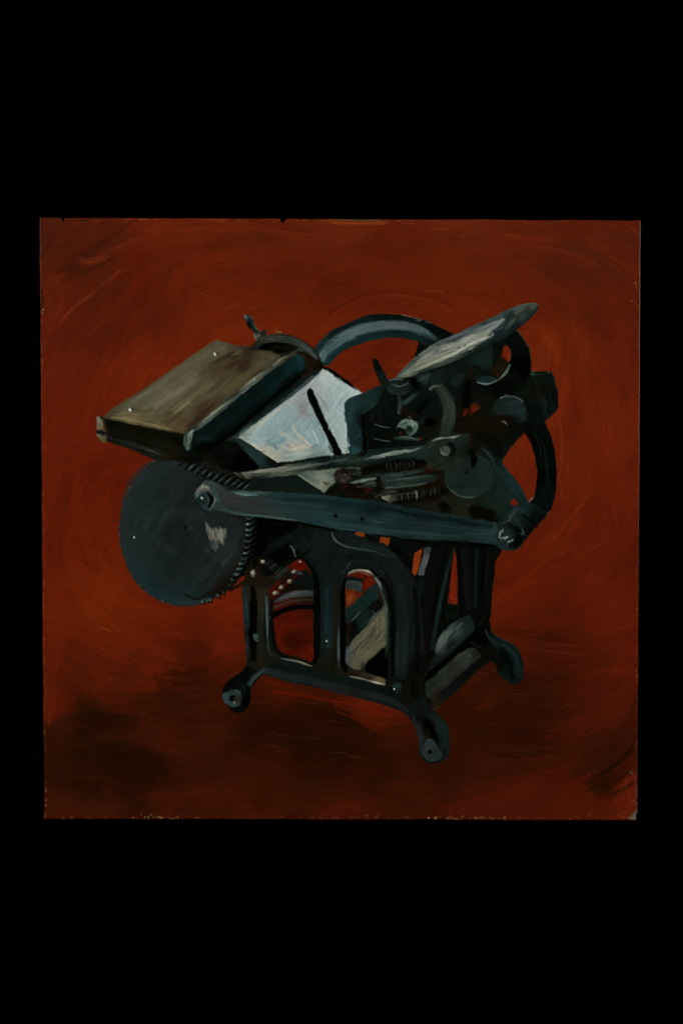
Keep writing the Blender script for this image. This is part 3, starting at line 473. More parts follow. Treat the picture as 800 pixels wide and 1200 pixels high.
stroke([(430,578),(445,577),(458,575),(464,576)],1.8,['1a1416','2a2424','343030','3a3a34'],pp,.8,1.1,.3); stroke([(440,582),(452,578),(462,576)],1,'6a6a5c',pp,.7,.7,.4)
fill([(446,582),(455,580),(464,580),(464,586),(455,588),(448,585)],[(450,583,'5a5e50'),(460,583,'2c3228')],pp,.9,1.2,ang=10,gr=.3); stroke([(448,584),(456,583)],1.6,'70725f',pp,.7,.9)
stroke([(498,552),(512,553),(518,560),(514,572)],4,['1e110b','150e0b','160f0b','130e0b'],pp,.7,2.5); stroke([(498,551),(503,551),(508,553)],1.6,'35180e',None,.6,1)
stroke([(506,574),(514,568),(518,560)],2.4,'19100b',pp,.5,2)
# ================================================================ the front frame
SF = p['side_frame']
# things seen behind the frame, first
fill([(440,630),(500,632),(584,636),(580,660),(576,700),(573,722),(560,740),(530,745),(505,775),(495,790),(470,780),(470,700),(455,660)],[(500,700,'0a0f0e'),(560,680,'0a0f0f'),(480,660,'0b1010'),(530,720,'090d0d')],p['rear_leg'],soft=1.2,ang=85,gr=.15)
RL = p['rear_leg']
fill([(495,800),(505,776),(530,748),(560,720),(575,730),(570,768),(552,786),(525,808),(507,830),(497,820)],'0a0e0f',RL,soft=1,sm=0)
stroke([(543,640),(546,670),(548,712)],8,'0e1312',RL,.8,2.5,.2); stroke([(559,644),(558,660),(556,715)],[3,3.5,5],['142023','111a1b','0e1716'],RL,.9,1.4); stroke([(566,640),(565,680),(563,715)],5,'070a0a',RL,.8,2)
stroke([(571,655),(569,690)],1.6,'121a19',RL,.7,1.2); stroke([(537,640),(538,680),(538,718)],4,'070a0a',RL,.9,1.5); stroke([(578,645),(575,680),(572.5,722)],1.2,'16100a',RL,.5,1.2)
stroke([(512,650),(505,690),(500,740),(498,780)],14,'0c1010',RL,.8,3); stroke([(532,640),(526,660),(519,690),(512,725),(506,760)],[3,4,5,5,5],['101a1b','142023','17242a','152126','101a1c'],RL,.95,1.3,.12)
stroke([(523,640),(518,660),(512,690),(506,730)],4,'080b0b',RL,.8,1.8); stroke([(495,680),(493,690),(491,697)],7,'0f1817',RL,.7,2)
fill([(531.5,645),(534,648),(535.5,672),(536,710),(530,709),(524,706),(526,690),(528,675),(530,658)],[(532,655,'5a1a08'),(530,690,'5e1a0a'),(532,706,'651c0a')],0,1,1,0,ang=85,gr=.1)
stroke([(526,702),(527,706)],.9,'140d0a',RL,.9,.6); stroke([(528.5,704),(528,708)],.9,'140d0a',RL,.9,.6); fill([(521,706),(528,708),(537,709),(537,724),(522,724)],'0b1210',RL,soft=1.6); dab(524,726,2.4,1.2,'3a120a',None,.6,1.2,30)
fill([(485.5,648),(490,645),(495,643),(493,655),(489.5,669),(486,675),(483,671),(484,658)],[(490,648,'6e2c0b'),(486,668,'74300d')],0,1,1,0,ang=80,gr=.1)
fill([(499,642),(503,640.5),(504.5,642),(501,656),(496,674),(490,674.5),(494,658)],[(502,643,'2a2e30'),(497,658,'474b4f'),(493,672,'3e4244')],RL,soft=.9,ang=75,gr=.2); dab(497.3,649,.8,.7,'6a2a20',None,.7,.6)
stroke([(498,643),(494,658),(490,673)],.8,'6a6c66',RL,.6,.6)
# cross bars on the right
CB = p['crossbar']; LC = p['lower_crossbar']
fill([(509,768),(512,750),(528,731),(545,722),(558,717),(566,717),(570,722),(560,735),(545,748),(525,765),(508,782),(502,784)],[(515,755,'343e3a'),(530,740,'2c3634'),(550,728,'15201f'),(560,722,'14211f'),(530,760,'121b1b'),(512,775,'121b1c')],CB,soft=1.2,ang=40,gr=.15)
stroke([(512,762),(520,748),(528,738),(535,731)],[4,9,8,3],['3c4742','48524c','3f4a44','242e2c'],CB,.9,2,.2); stroke([(514,760),(524,746),(534,736),(541,731)],1.5,'5c6459',CB,.5,1.2,.3); stroke([(524,750),(532,740),(542,730)],1.6,'161f1e',CB,.6,1.5)
stroke([(506,780),(525,765),(548,742),(566,720)],[4,6,6,4],['11191a','172122','16211f','182524'],CB,.9,1.8,.15)
fill([(500,790),(520,772),(545,750),(560,736),(573,735),(575,755),(560,762),(548,760),(530,772),(512,788),(498,802),(493,800)],'070a0a',p['rear_leg'],soft=1.4,ang=40)
fill([(497,801),(512,789),(530,773),(548,760),(560,760),(566,768),(556,776),(540,790),(522,806),(506,822),(500,818),(496,812)],[(500,808,'1a241f'),(520,790,'202a24'),(545,768,'262e28'),(560,766,'1a1f1b'),(530,790,'231f1a'),(510,812,'211c17')],LC,soft=1.3,ang=42,gr=.08,L=30)
stroke([(503,812),(525,792),(548,770)],[5,5,4],['1e2823','232d26','28302a'],LC,.7,2.5,.06); dab(551,768.5,1,1,'5a5a50',LC,.8,.8); stroke([(510,820),(530,800),(550,782)],2.2,'221a15',LC,.5,2)
fill([(506,822),(522,806),(540,790),(556,776),(568,768),(576,772),(570,777),(555,790),(540,805),(525,818),(512,832),(506,834),(503,828)],[(512,826,'1e1713'),(525,812,'0e1518'),(550,788,'0c1214'),(570,774,'0d1210')],LC,soft=1.4,ang=42); stroke([(506,833),(510,830),(514,828)],2,'3e2418',LC,.7,1.3)
# rear right foot
RF = p['rear_foot']
fill([(550,716),(573,714),(573.5,732),(578,742),(590,749.5),(600,755),(607,762),(612,774),(613.5,788),(611,797),(603,803),(594,798),(584,791),(581,781),(577,776),(568,775),(560,762),(552,752),(556,735)],
     [(565,730,'090d0d'),(565,750,'070a0a'),(582,752,'101b1e'),(600,765,'0f1b1d'),(608,785,'0f1c1e'),(595,785,'0b1414'),(590,775,'080c0c'),(572,765,'0c0f0d')],RF,soft=1.2,ang=-35,gr=.15)
stroke([(569,738),(572,746),(580,753),(590,757)],[2,3,3,2],['223033','1c2b30','16252a','131f22'],RF,.85,1.2,.25); stroke([(574,736),(578,743),(590,750),(602,758),(609,768)],1,['4a4430','3a3c30','26301f','2a3428','1c2620'],RF,.6,.9)
stroke([(590,756),(599,763),(605,773),(608,786)],[4,5,5,4],['14242a','152529','14252a','12211f'],RF,.9,2,.15); stroke([(586,762),(596,774),(600,792)],5,'070b0b',RF,.7,2.5); stroke([(587,790),(595,796),(603,800)],3,'0e1a1c',RF,.6,1.6)
stroke([(553,752),(558,757),(564,759)],1.6,'1a2426',RF,.7,1.2); stroke([(549,758),(553,751)],2,'060808',RF,.8); stroke([(569,722),(560,732)],2,'0f1817',RF,.7)
# frame body
body = [(300,607),(345,612),(390,621),(440,628),(452,640),(470,655),(482,672),(490,690),(494,720),(497,760),(498,800),(500,820),(509,835),(522,848),(526,870),(526,884),(520,891),(504,895),(495,889),(491,882),(491,873),
        (489,859),(483,846),(470,834),(442,824),(415,817),(390,811),(365,805),(335,798),(307,791),(300,799),(294,806),(293,818),(289,831),(277,835),(265,826),(260,815),(263,804),(273,794),(285,786),(289,778),(287,740),(284,702),(285,682),(288,672),(275,665),(292,640)]
fill(body,[(300,650,'080c0b'),(330,620,'0a100f'),(300,625,'050807'),(370,640,'111a1b'),(420,632,'131d1f'),(380,680,'101a1c'),(340,650,'0b1012'),(450,680,'13191c'),(478,740,'121a1c'),(488,780,'0c1010'),(468,700,'12181a'),
 (420,805,'101b1b'),(350,790,'0f1918'),(400,815,'1b2022'),(340,800,'161d21'),(385,720,'12201f'),(385,780,'171811'),(304,700,'211f17'),(303,770,'1a1c16'),(288,730,'15242b'),(295,740,'050808'),(480,800,'0f1010'),(500,850,'080c0d'),(518,860,'141f24'),(285,800,'070b0b'),(495,860,'1a211f'),(470,770,'161f23')],SF,soft=1.2,sm=1,ang=85,gr=.12,h=.15)
def sf(pts, w, c, a=.9, soft=1.6, br=.12, pid=None, **k): stroke(pts, w, c, SF if pid is None else pid, a, soft, br, **k)
# upper black hollow and shoulder
sf([(302,618),(320,622),(342,620)],14,'050807',.9,4); sf([(304,635),(312,645)],18,'050808',.85,5); sf([(318,640),(340,628),(360,622)],10,'0c1213',.8,4); sf([(310,650),(330,637),(352,630)],6,'0d1416',.7,3)
sf([(390,640),(384,660),(384,690),(383,730),(384,780)],[18,20,16,16,18],['11191b','11191c','111e22','112024','141815'],.8,4); sf([(383,690),(382.5,715),(382,740)],5,'172a30',.7,2.5); sf([(379,700),(378,740)],2,'0d1618',.6,1.5)
sf([(393,690),(393,730),(392,770),(388,790)],[6,7,8,8],['1a1710','1b1912','171811','14140f'],.8,3); sf([(370,650),(375,640),(392,632)],10,'141d20',.5,5)
sf([(389,623),(390,629),(395,635),(405,640),(420,643),(440,647),(456,653)],[1.5,2,1.8,1.6,1.5,1.4,1],['2a3833','485046','3e4a46','33403d','2c3a38','24322f','1a2624'],.9,.9,.25)
sf([(392,627),(400,636),(420,640),(445,643),(462,652),(475,668)],[3,4,5,5,4,3],['0d1415','121b1d','172124','182426','14201f','101819'],.75,2); sf([(400,628),(420,632),(440,637),(452,641)],5,'131a1d',.8,2)
sf([(460,650),(470,662),(478,676),(482,700)],1,['22201a','24221a','22241f','141c1c'],.6,1)
sf([(408,652),(430,652),(450,660),(465,680),(470,710),(471,750),(471,790)],[8,10,13,15,16,14,12],['0f1516','12181b','14191d','151c1f','151c20','182125','141b1d'],.9,3,.14)
sf([(464,740),(465,765),(464,788)],4,'1d272b',.7,2,.2); sf([(476,730),(475,760),(472,790)],4,'192426',.6,2); sf([(486,690),(489,730),(489,790)],6,'090d0d',.85,3); sf([(484,800),(490,825),(500,850)],9,'080b0b',.8,3.5)
sf([(445,664),(456,680),(462,710),(462,760)],2.6,'0a0f10',.8,1.6); sf([(446,667),(451,673)],1.5,'2a3230',.7,1)
# scribbles above right window
sf([(398,667),(403,671),(407,664),(411,659)],1,['1d1d1a','2e302e','3a3e3c','262a28'],.7,.8,.3); sf([(409,659),(412,663),(408,667)],.9,'2c302e',.7,.8); sf([(400,672),(404,669)],2,'24241f',.6,1)
# orange gaps below the rod
fill([(415,625),(419,623),(424,623),(429,626),(426,629),(420,629)],[(422,626,'6c2e0b')],0,1,.9,1,gr=.08); fill([(445,629),(450,629),(457,630.5),(456,636),(454,640),(449,637),(443,635)],[(450,633,'70300b')],0,1,.9,0,gr=.08)
sf([(430,628),(436,632),(442,632)],6,'0b0f10',.9,1.4)
# hollow left of the legs / dark right part
sf([(462,642),(470,650),(478,662)],9,'080b0b',.8,3)
# left window: opening
fill([(315,690),(317,680),(330,668),(345,658),(352,655),(360,662),(366,678),(367,700),(367,740),(368,775),(348,770),(327,765),(322,750),(320,730),(317,712)],[(350,660,'531206'),(345,680,'14120f'),(360,690,'10100c'),(320,695,'431108'),(345,730,'4f1105'),(328,740,'541206'),(345,750,'380d04'),(363,768,'5c1505'),(360,740,'461005'),(328,758,'4a1005')],0,1,1.1,1,ang=5,gr=.12)
stroke([(332,750),(346,744),(360,750)],8,'350d05',0,.5,3); stroke([(334,738),(347,742),(358,737)],4,'3d0f05',0,.5,2.5); stroke([(334,757),(350,756),(360,760)],4,'300c04',0,.5,2.5)
stroke([(326,735),(328,750),(333,760)],4,'5c1606',0,.5,2.5)
stroke([(317,706),(330,700),(348,695),(368,694)],[4,8,10,9],['2a2e30','35383b','3a3e40','30363a'],FW,1,1.4,.14); stroke([(320,703),(338,698),(352,694)],1.4,'4c5052',FW,.6,1); stroke([(318,713),(335,706),(350,703),(367,702)],3,['3c3230','3a2c28','382a26','342624'],FW,.8,1.6,.25)
stroke([(319,721),(335,714),(350,711),(368,711)],[7,6.5,6,6],'080b0b',FW,1,1.1); stroke([(322,717),(340,709),(366,707)],1,'48180e',None,.5,1)
fill([(318,708),(322,700),(335,694),(350,691),(367,692),(367,688),(350,684),(340,688),(326,696),(318,702)],'0b1211',PID['pinion_shaft'],soft=1.3); fill([(340,690),(352,680),(362,678),(367,690)],[(352,688,'100f0b'),(355,682,'0f1a1e')],PID['pinion_shaft'],soft=1.6)
stroke([(341,698),(346,696)],1,'5a6068',FW,.6,.8)
# window frame edges
sf([(354,655),(361,660),(368,670),(371,685),(371.5,720),(371,765),(367,778)],[3,6,8,8,8,8,5],'070b0c',.95,1.5); sf([(360,657),(369,668),(375,685),(376,720)],1.4,'0f1719',.5,1.4)
sf([(318,700),(318,725),(320,745),(323,760),(332,768),(350,773),(366,780)],[4,5,5,5,5,5,5],['0a0e0e','0b0f0f','0b0f0f','0b0f0f','0c1010','10120f','10120f'],.95,1.4)
sf([(311,695),(313,712),(313,740),(314,755),(316,764),(322,769)],[2,3,3,2.6,2.4,1.5],['202c30','324148','2e3c43','303e42','2a3434','1c2422'],.9,1.2,.15)
sf([(329,771.5),(340,773.5),(350,775.5),(358,778),(366,781)],[1,1.6,1.8,2.2,1.2],['3c4440','50544c','68685c','767466','4a4a42'],.95,.8,.3); sf([(340,770),(358,773)],2,'1a1712',.6,1.4)
# left leg
sf([(304,690),(304,720),(304,750),(303,775)],[9,10,10,11],['211f17','23221a','1f2019','191c17'],.85,3); sf([(295,684),(297,700),(297,740),(297,772)],[5,9,8,7],'060909',.95,1.8)
sf([(286,690),(288,715),(289,735)],[4,5,4],['152428','1a2d36','132025'],.9,1.4); sf([(289,740),(290,760),(290,775)],[3,4,3],['17201e','18292f','141f22'],.9,1.3); sf([(286,740),(287,752)],2,'1f1a12',.6,1.2)
sf([(318,780),(345,786),(380,793),(420,802),(460,812)],[9,11,11,11,9],['0e1614','0f1a19','0f1a19','0e1817','0c1211'],.9,3,.1); sf([(308,786),(335,792),(365,798),(400,807),(430,814),(455,820),(475,832),(486,845)],[6,8,9,8,8,8,7,6],['1e282b','192226','1a2024','1c2021','1a1c1d','1c2022','161e22','161d20'],.9,1.8,.1)
sf([(308,783),(318,784),(328,786)],1.3,'26302f',.6,1); sf([(310,773),(300,780),(296,788)],9,'16140f',.6,4); sf([(310,770),(306,778)],5,'1d1912',.5,3)
# left foot
LF = p['left_foot']
fill([(288,780),(296,784),(303,788),(307,791),(300,798),(294,806),(294,816),(292,826),(287,832),(277,835),(268,829),(262,815),(262,805),(271,795),(284,787)],[(285,795,'080c0c'),(270,800,'080c0c'),(280,815,'0c1211'),(290,805,'0f1719'),(285,830,'0a0e0e'),(290,820,'060909')],LF,soft=1.2,ang=40,gr=.12)
stroke([(308,787),(301,791),(295,797),(291,803)],[4,5,5,4],['253135','2a363a','26323a','1c282c'],LF,.9,1.4,.15); stroke([(305,789),(297,797),(292,804)],1.3,'3a484c',LF,.5,1); stroke([(290,806),(290,816),(289,824)],5,'060909',LF,.8,2)
fill([(260,815),(263,812),(270,809),(278,808),(282,812),(283,820),(281,826),(275,829),(270,828),(263,824)],[(265,816,'2b3a3f'),(275,811,'253438'),(280,820,'24221e'),(272,826,'2a3a40'),(265,822,'2d3d43')],p['foot_bolt'],soft=.9,sm=0,ang=30,gr=.15,h=.3)
dab(272,818,3.2,4,'060808',p['foot_bolt'],.95,1.2,-30); dab(277,820,3.5,4,'2a2721',p['foot_bolt'],.8,1.6); dab(274.5,823.5,1.6,1.1,'5c6a6a',p['foot_bolt'],.9,.9); stroke([(275,809),(280,809.5),(281,812)],1.2,'38484c',p['foot_bolt'],.7,.8); stroke([(269,811),(271,808)],2.5,'1a262a',p['foot_bolt'],.7,1.2)
# front foot
FF = p['front_foot']
fill([(497,817),(503,829),(513,837),(521,846),(525,856),(526,872),(526,884),(520,891),(504,895),(496,890),(491,883),(491,872),(489,859),(483,846),(478,838),(484,820)],
     [(490,840,'0c1011'),(500,850,'060909'),(510,838,'111a1d'),(519,855,'131f24'),(521,875,'121e22'),(493,865,'1a201e'),(508,870,'0a0d0d'),(491,850,'171d20'),(500,860,'12120f'),(485,838,'12181b')],FF,soft=1.2,ang=-60,gr=.12)
stroke([(500,836),(510,845),(514,858),(515,872)],[1.5,2.4,2,1.6],['141d20','1f2b30','1c282b','141c1d'],FF,.8,1.3); stroke([(506,838),(516,847),(521,860),(521,876)],[5,6,7,6],['121c1f','152328','142227','122024'],FF,.8,2.4); stroke([(484,842),(490,855),(493,868),(493,880)],[3,4,4,3],['1b2327','1d2528','202829','1e282a'],FF,.85,1.6)
stroke([(498,845),(505,853),(509,863)],6,'050808',FF,.9,2.5); fill([(497,871),(501,866),(506,866),(511,871),(514,878),(518,882),(517,888),(506,893),(498,890),(494,884)],[(503,870,'262e31'),(503,885,'222c32'),(512,885,'1f2a2c')],p['foot_bolt'],soft=1.1,ang=60,gr=.12,h=.25)
dab(503.5,881,2.6,3,'050607',p['foot_bolt'],1,1); dab(520,880,2,3,'0a1012',FF,.8,1.6); stroke([(492,884),(497,890),(505,894),(516,891)],1.2,'0a0e10',FF,.8,1)
stroke([(515,870),(518,880),(520,887)],1.2,'20201a',FF,.6,1); dab(501,871.5,1,.7,'3c3c34',p['foot_bolt'],.6,.8)
# right window
fill([(404,684),(407,675),(413,670),(421,668),(431,670),(440,679),(447,692),(451,710),(453,730),(454,760),(453,798),(440,794),(420,790),(405,786),(404,760),(404,720)],[(420,680,'5a1507'),(410,695,'702a0c'),(430,700,'0e1817'),(420,720,'0f1c1e'),(415,745,'0e1514'),(450,760,'1c201a')],0,1,1,1,ang=60,gr=.2)
wp = p['printing_press']
fill([(418,674),(426,672),(434,675),(438,682),(432,688),(424,696),(423,688)],[(430,676,'561408'),(428,685,'641405'),(426,694,'4a1006')],0,1,1.2,1,ang=70,gr=.3)
fill([(406,688),(414,690),(424,693),(424,697),(416,704),(408,711),(406,705)],[(410,692,'6e280b'),(412,700,'7a3210'),(420,695,'66200c'),(408,708,'6a3012')],0,1,1,0,ang=70,gr=.35,L=8,wd=1.2)
fill([(405,676),(412,675),(424,678),(427,680),(423,684),(420,682),(406,681)],'0d1617',FW,soft=1.1); fill([(405,681),(412,680),(423,682),(424,688),(422,694),(414,691),(405,689)],[(410,685,'2a3436'),(420,688,'2b3638')],FW,soft=1,gr=.15,ang=-5); stroke([(406,685.5),(420,687)],.9,'141c1d',FW,.7,.8); stroke([(422,694),(428,692)],2,'222a2a',FW,.7,1.2)
fill([(405,716),(415,706),(428,694),(440,684),(445,690),(442,702),(430,712),(418,722),(405,734)],[(410,722,'12201f'),(425,706,'12231f'),(438,692,'142324')],CB,soft=1.1,sm=0,ang=42,gr=.12)
fill([(405,730),(415,724),(430,712),(443,702),(447,712),(440,722),(428,735),(415,748),(406,757)],[(412,735,'0a0f0f'),(425,728,'12231f'),(440,710,'0c1211'),(430,725,'132322')],CB,soft=1.3,ang=42,gr=.18)
stroke([(407,729.5),(412,727),(416,724),(422,717)],1.1,['4a4c40','6a6858','5a5c50','4e544a'],CB,.8,.8,.35); stroke([(409,730),(408,745),(407,755)],2.5,['38200f','2a140a','402010'],None,.6,1.8)
fill([(409,757),(415,748),(428,735),(438,723),(444,718),(448,712),(453,730),(453,755),(446,761),(436,770),(428,778),(421,785),(412,783),(405,777),(405,763)],[(412,770,'45453a'),(420,775,'484636'),(430,750,'474738'),(445,735,'504d3c'),(440,755,'4c4838'),(425,765,'504c3a'),(450,740,'3a4038'),(408,765,'404644')],LC,soft=1.2,ang=48,gr=.24,L=18,wd=1.2,h=.3)
for k_ in range(22):
    x = random.uniform(410, 440); y = 777 - (x - 410) * 1.05 + random.uniform(-13, 10); ln = random.uniform(8, 22)
    stroke([(x, y), (x + ln * .68, y - ln * .74)], random.uniform(.7, 1.6), random.choice(['625e4a','6c6852','383828','5a563f','2e3026']), LC, .45, .9, .2, .3, rag=3)
for k_ in range(6):
    x = 440 + k_ * 2.0; stroke([(x, 722 + random.uniform(-2, 5)), (x - .5, 750 + random.uniform(-6, 2))], 1.2, random.choice(['68644c','746e56','45432f']), LC, .55, .9, .2, .3, rag=3)
stroke([(433,728),(438,722),(443,718)],2.5,['3e443c','525a50','2a342e'],LC,.7,1.2,.5); stroke([(436,716),(441,720),(445,717)],1.3,'4a564e',LC,.6,.9,.4); stroke([(406,760),(408,768),(407,776)],4,'3c4547',LC,.7,1.8); dab(424,779,2,4,'2e2416',LC,.6,1.8,-20)
fill([(428,787),(427,781),(436,771),(446,762),(453,757),(455,770),(454,796),(440,793)],'040606',wp,soft=1.2,sm=0,gr=.1)
fill([(405,783),(412,786),(424,788),(438,792),(451,796),(451,803),(440,800),(420,796),(408,791)],[(415,789,'1a1711'),(430,793,'2a2419'),(447,799,'4e4530')],SF,soft=1.3,ang=-12,gr=.25)
sf([(409,792),(418,794),(430,797),(440,800),(451,802)],[1.2,2.2,1.6,2.6,1.5],['54564c','5a5a4c','464638','7a7868','5c5a4a'],.9,.9,.35); sf([(437,797),(447,797.5),(451,798)],3,'5a4f36',.8,1.3,.3)
# window inner edges
sf([(446,692),(451,705),(453,725),(453,750),(452,770)],[1.5,3,4,4,2],['2c342c','444840','3c423a','2a322c','1a211e'],.85,1.3,.2); sf([(408,673),(414,670.5),(422,668.5),(430,669.5),(436,673),(441,680),(446,690)],[1.5,2.6,2.4,3,2,2.4,2],['5a5a4e','4e4c3e','5e5c50','7c7a6e','343a34','5a6058','464e48'],.95,.9,.3)
sf([(418,671.5),(426,672),(432,674)],1.3,['3a2018','8a5a4a','5a5a50'],.8,.8); sf([(410,666),(420,664),(432,664)],4,'16170f',.7,2.5); sf([(436,669),(446,677),(455,692),(459,715),(460,750),(459,790)],[2,5,6,6,5,6],'080c0c',.95,1.8); sf([(436,671),(446,682),(452,700),(455,720),(456,790)],2,['101615','14201d','131c1a','101615','111816'],.8,1.4)
sf([(405,678),(402,690),(401.5,720),(401.5,755),(402,778),(405,786)],[3,6,6,6,6,5],'050808',.97,1.3); sf([(396.5,735),(396,755),(396.5,772),(397,782)],[1.5,2.6,2.8,1.5],['1a2224','39434a','3c474c','20282a'],.9,1.1,.15); sf([(398,690),(396,730)],2,'16140f',.6,1.6)
sf([(399,785),(408,792)],4,'1b1812',.7,2)
sf([(478,800),(476,812),(480,822)],7,'14120e',.6,3.5); sf([(456,800),(462,815)],6,'0c1312',.7,3)
# bolts on the frame
FB = p['frame_bolt']
dab(384.5,751.5,4.6,6.2,[(384,750,'12262a'),(387,754,'182a2b')],FB,.95,1.4,0,.3); dab(382.6,751,1.2,1.3,'a8b8b8',FB,1,.7,0,.5); dab(384,757.5,1.2,.7,'4a5856',FB,.8,.7)
dab(465.5,806,5,7,[(465,803,'162b31'),(466,809,'132327')],FB,.95,1.4,0,.3); dab(461.7,807,1,1.2,'a0acaa',FB,1,.7,0,.5); dab(461,803,1,1,'2c3c3e',FB,.7,.8)
dab(300.3,747,3.5,4.6,[(300,745,'2c3d42'),(301,750,'243236')],FB,.95,1.1,0,.3); stroke([(297.5,743),(299,750),(303,751)],1.2,'4a5c60',FB,.7,.8)
# --- pinion and shaft by the gear
PSH = p['pinion_shaft']
fill([(286,668),(296,656),(306,652),(316,660),(324,670),(320,684),(308,690),(294,686),(288,678)],[(295,665,'16150f'),(305,675,'1c1710'),(315,680,'1e1710'),(300,660,'12120e')],pp,soft=2,ang=-30)
stroke([(312,668),(326,655),(342,643)],[16,18,18],['0b0f10','070909','080b0c'],PSH,1,1.8); stroke([(320,640),(335,632),(352,622)],[7,9,9],['0d1417','0f1719','0d1516'],PSH,.8,3)
stroke([(346,640),(355,634),(360,642)],12,'0f181b',PSH,.85,3.5); stroke([(350,627),(358,633),(362,640)],1,'1c2628',PSH,.6,1); stroke([(340,640),(344,645),(346,652)],[2,2.6,2],['2c3638','40494c','3a4246'],PSH,.95,1.1,.2); stroke([(346,655),(356,650),(363,643)],2,'060808',PSH,.85,1.2)
for i in range(6):
    x = 312 + i * 2.9; y = 660 + i * 2.1
    stroke([(x - 1, y + 3), (x + 5, y - 3.5)], 1.2, random.choice(['24323a','1e2b33','2e3c42']), PSH, .8, 1, .3)
stroke([(316,684),(328,674),(336,668)],6,['101817','16201f','1a2422'],PSH,.8,2.5); stroke([(324,676),(334,667)],1.6,'2c3632',PSH,.7,1.4)
fill([(318,706),(321,692),(336,678),(348,670),(360,668),(367,688),(352,690),(332,697)],[(322,698,'1a100c'),(345,680,'100f0c'),(360,682,'0e1516')],PSH,soft=1.4,ang=42)
fill([(345,662),(350,656),(354,659),(357,668),(352,670),(346,668)],'520f06',0,1,1.3); stroke([(319,699),(330,689),(341,679),(349,671)],[5,6,6,4],['3c1009','34100a','2e0f0a','4a1208'],PSH,.9,2)
for (x, y, rx, ry) in [(296.5,671.5,3.8,4.4),(308,658,3.2,2.6),(345,670.5,4.4,3.2),(351.5,672.5,2.8,2),(339.5,681,3.8,3),(330,688.5,3.4,2.8),(323,695,4.8,3.2),(351.5,658.5,1.4,2)]:
    fill([(x+rx*math.cos(t)*random.uniform(.7,1.15), y+ry*math.sin(t)*random.uniform(.7,1.15)) for t in [k_*math.pi/4 for k_ in range(8)]], '5c584a', PSH, .9, 1.2, 1, 40, .4, 4, 1, .6, .4)
    dab(x - rx * .2, y - ry * .1, rx * .55, ry * .45, '9a9584', PSH, .8, .9, 20, .4)
stroke([(342,675),(349,671),(356,678)],4,'0f1719',PSH,.7,2); stroke([(345,682),(355,680),(361,686)],6,'0d171b',PSH,.7,3)
# ================================================================ gear wheel
G = p['gear_wheel']
cxg, cyg = 217.0, 620.0
outer = []
N = 100
for i in range(N * 2):
    t = 2 * math.pi * i / (N * 2)
    c_, s_ = math.cos(t), math.sin(t)
    rx = 76.5 if c_ < 0 else 84; ry = 89.5
    r = 1.0 + (random.uniform(.018, .034) if i % 2 else -random.uniform(.014, .022)) * (1 if c_ < .45 else .3)
    outer.append((cxg + rx * c_ * r, cyg + ry * s_ * r))
fill(outer,[(150,600,'1d2729'),(165,560,'1c2527'),(205,540,'1b2324'),(190,600,'182022'),(215,620,'161c1d'),(250,600,'191f20'),(270,640,'1c2325'),(200,670,'161f20'),(160,650,'1b2528'),(190,700,'17242a'),(225,704,'18242a'),
     (180,690,'16252c'),(150,670,'18252a'),(245,680,'182022'),(262,690,'12120f'),(292,640,'0d1110'),(288,600,'121513'),(262,545,'131613'),(285,570,'131613'),(225,655,'161d1c'),(275,620,'1b2122')],G,soft=.7,sm=0,ang=55,gr=.07,L=26,wd=2.2,h=.12,wob=.15)
# broad swirling strokes of the face
for i in range(120):
    t = random.uniform(0, 2 * math.pi); r = random.uniform(.1, .88)
    t1 = t + random.uniform(.25, .6) * (.6 / max(r, .3)); P_ = [(cxg - 3 + 70 * r * math.cos(q), cyg + 83 * r * math.sin(q)) for q in np.linspace(t, t1, 4)]
    if max(x for x, y in P_) > 280: continue
    stroke(P_, random.uniform(3, 9), random.choice(['1d2627','141b1c','1b2325','171e1f','212a2b']), G, .28, 2.5, .12, .14, rag=5)
for (a_, b_, c) in [((175,640),(205,590),'222b2c'),((182,660),(215,600),'131919'),((170,625),(190,585),'1f292a'),((225,690),(268,640),'20292a'),((205,660),(245,600),'151b1c'),((165,660),(172,690),'1c2a30')]:
    stroke([a_, ((a_[0]+b_[0])/2-2, (a_[1]+b_[1])/2), b_], 8, c, G, .4, 4, .12, .12, rag=8)
# rim bands
stroke([(146,600),(150,575),(162,556),(180,543),(205,535),(225,535)],[6,8,8,8,7,5],['1d282a','202a2c','1e282a','1b2425','1a2122','171c1c'],G,.6,3)
stroke([(147,640),(156,668),(172,689),(195,702),(222,705),(240,703)],[8,9,9,9,8,6],['1c282c','19272d','18262c','18262c','1a282e','1a282d'],G,.8,3)
stroke([(218,697),(228,702),(240,698),(255,690),(268,676)],[2,3,4,6,5],['0f0f0b','10100b','14120d','17140f','141510'],G,.85,2.2); stroke([(270,672),(280,655),(286,632),(287,612)],[4,4,4,3],['1b1a12','1c1c14','1a1b15','151815'],G,.8,2); stroke([(262,664),(273,645),(279,622)],3,'1f2829',G,.5,2.5)
stroke([(252,676),(262,664),(272,648)],2,'232e2e',G,.5,1.8)
stroke([(205,531.5),(216,530),(232,531),(250,536),(268,545),(283,557),(290,566)],[2,3,4,5,5,4,3],['1f1812','181713','151713','14140f','14140f','101310','101311'],G,.7,2)
for i in range(N):
    t = 2 * math.pi * i / N
    if .35 < math.cos(t) or (math.sin(t) < -.8 and math.cos(t) > .1): continue
    x = cxg + 75.6 * math.cos(t); y = cyg + 88.3 * math.sin(t)
    stroke([(x, y), (x + 2.6 * math.cos(t), y + 2.6 * math.sin(t) + .6)], 1.1, '11191b', G, random.uniform(.2, .7), .7)
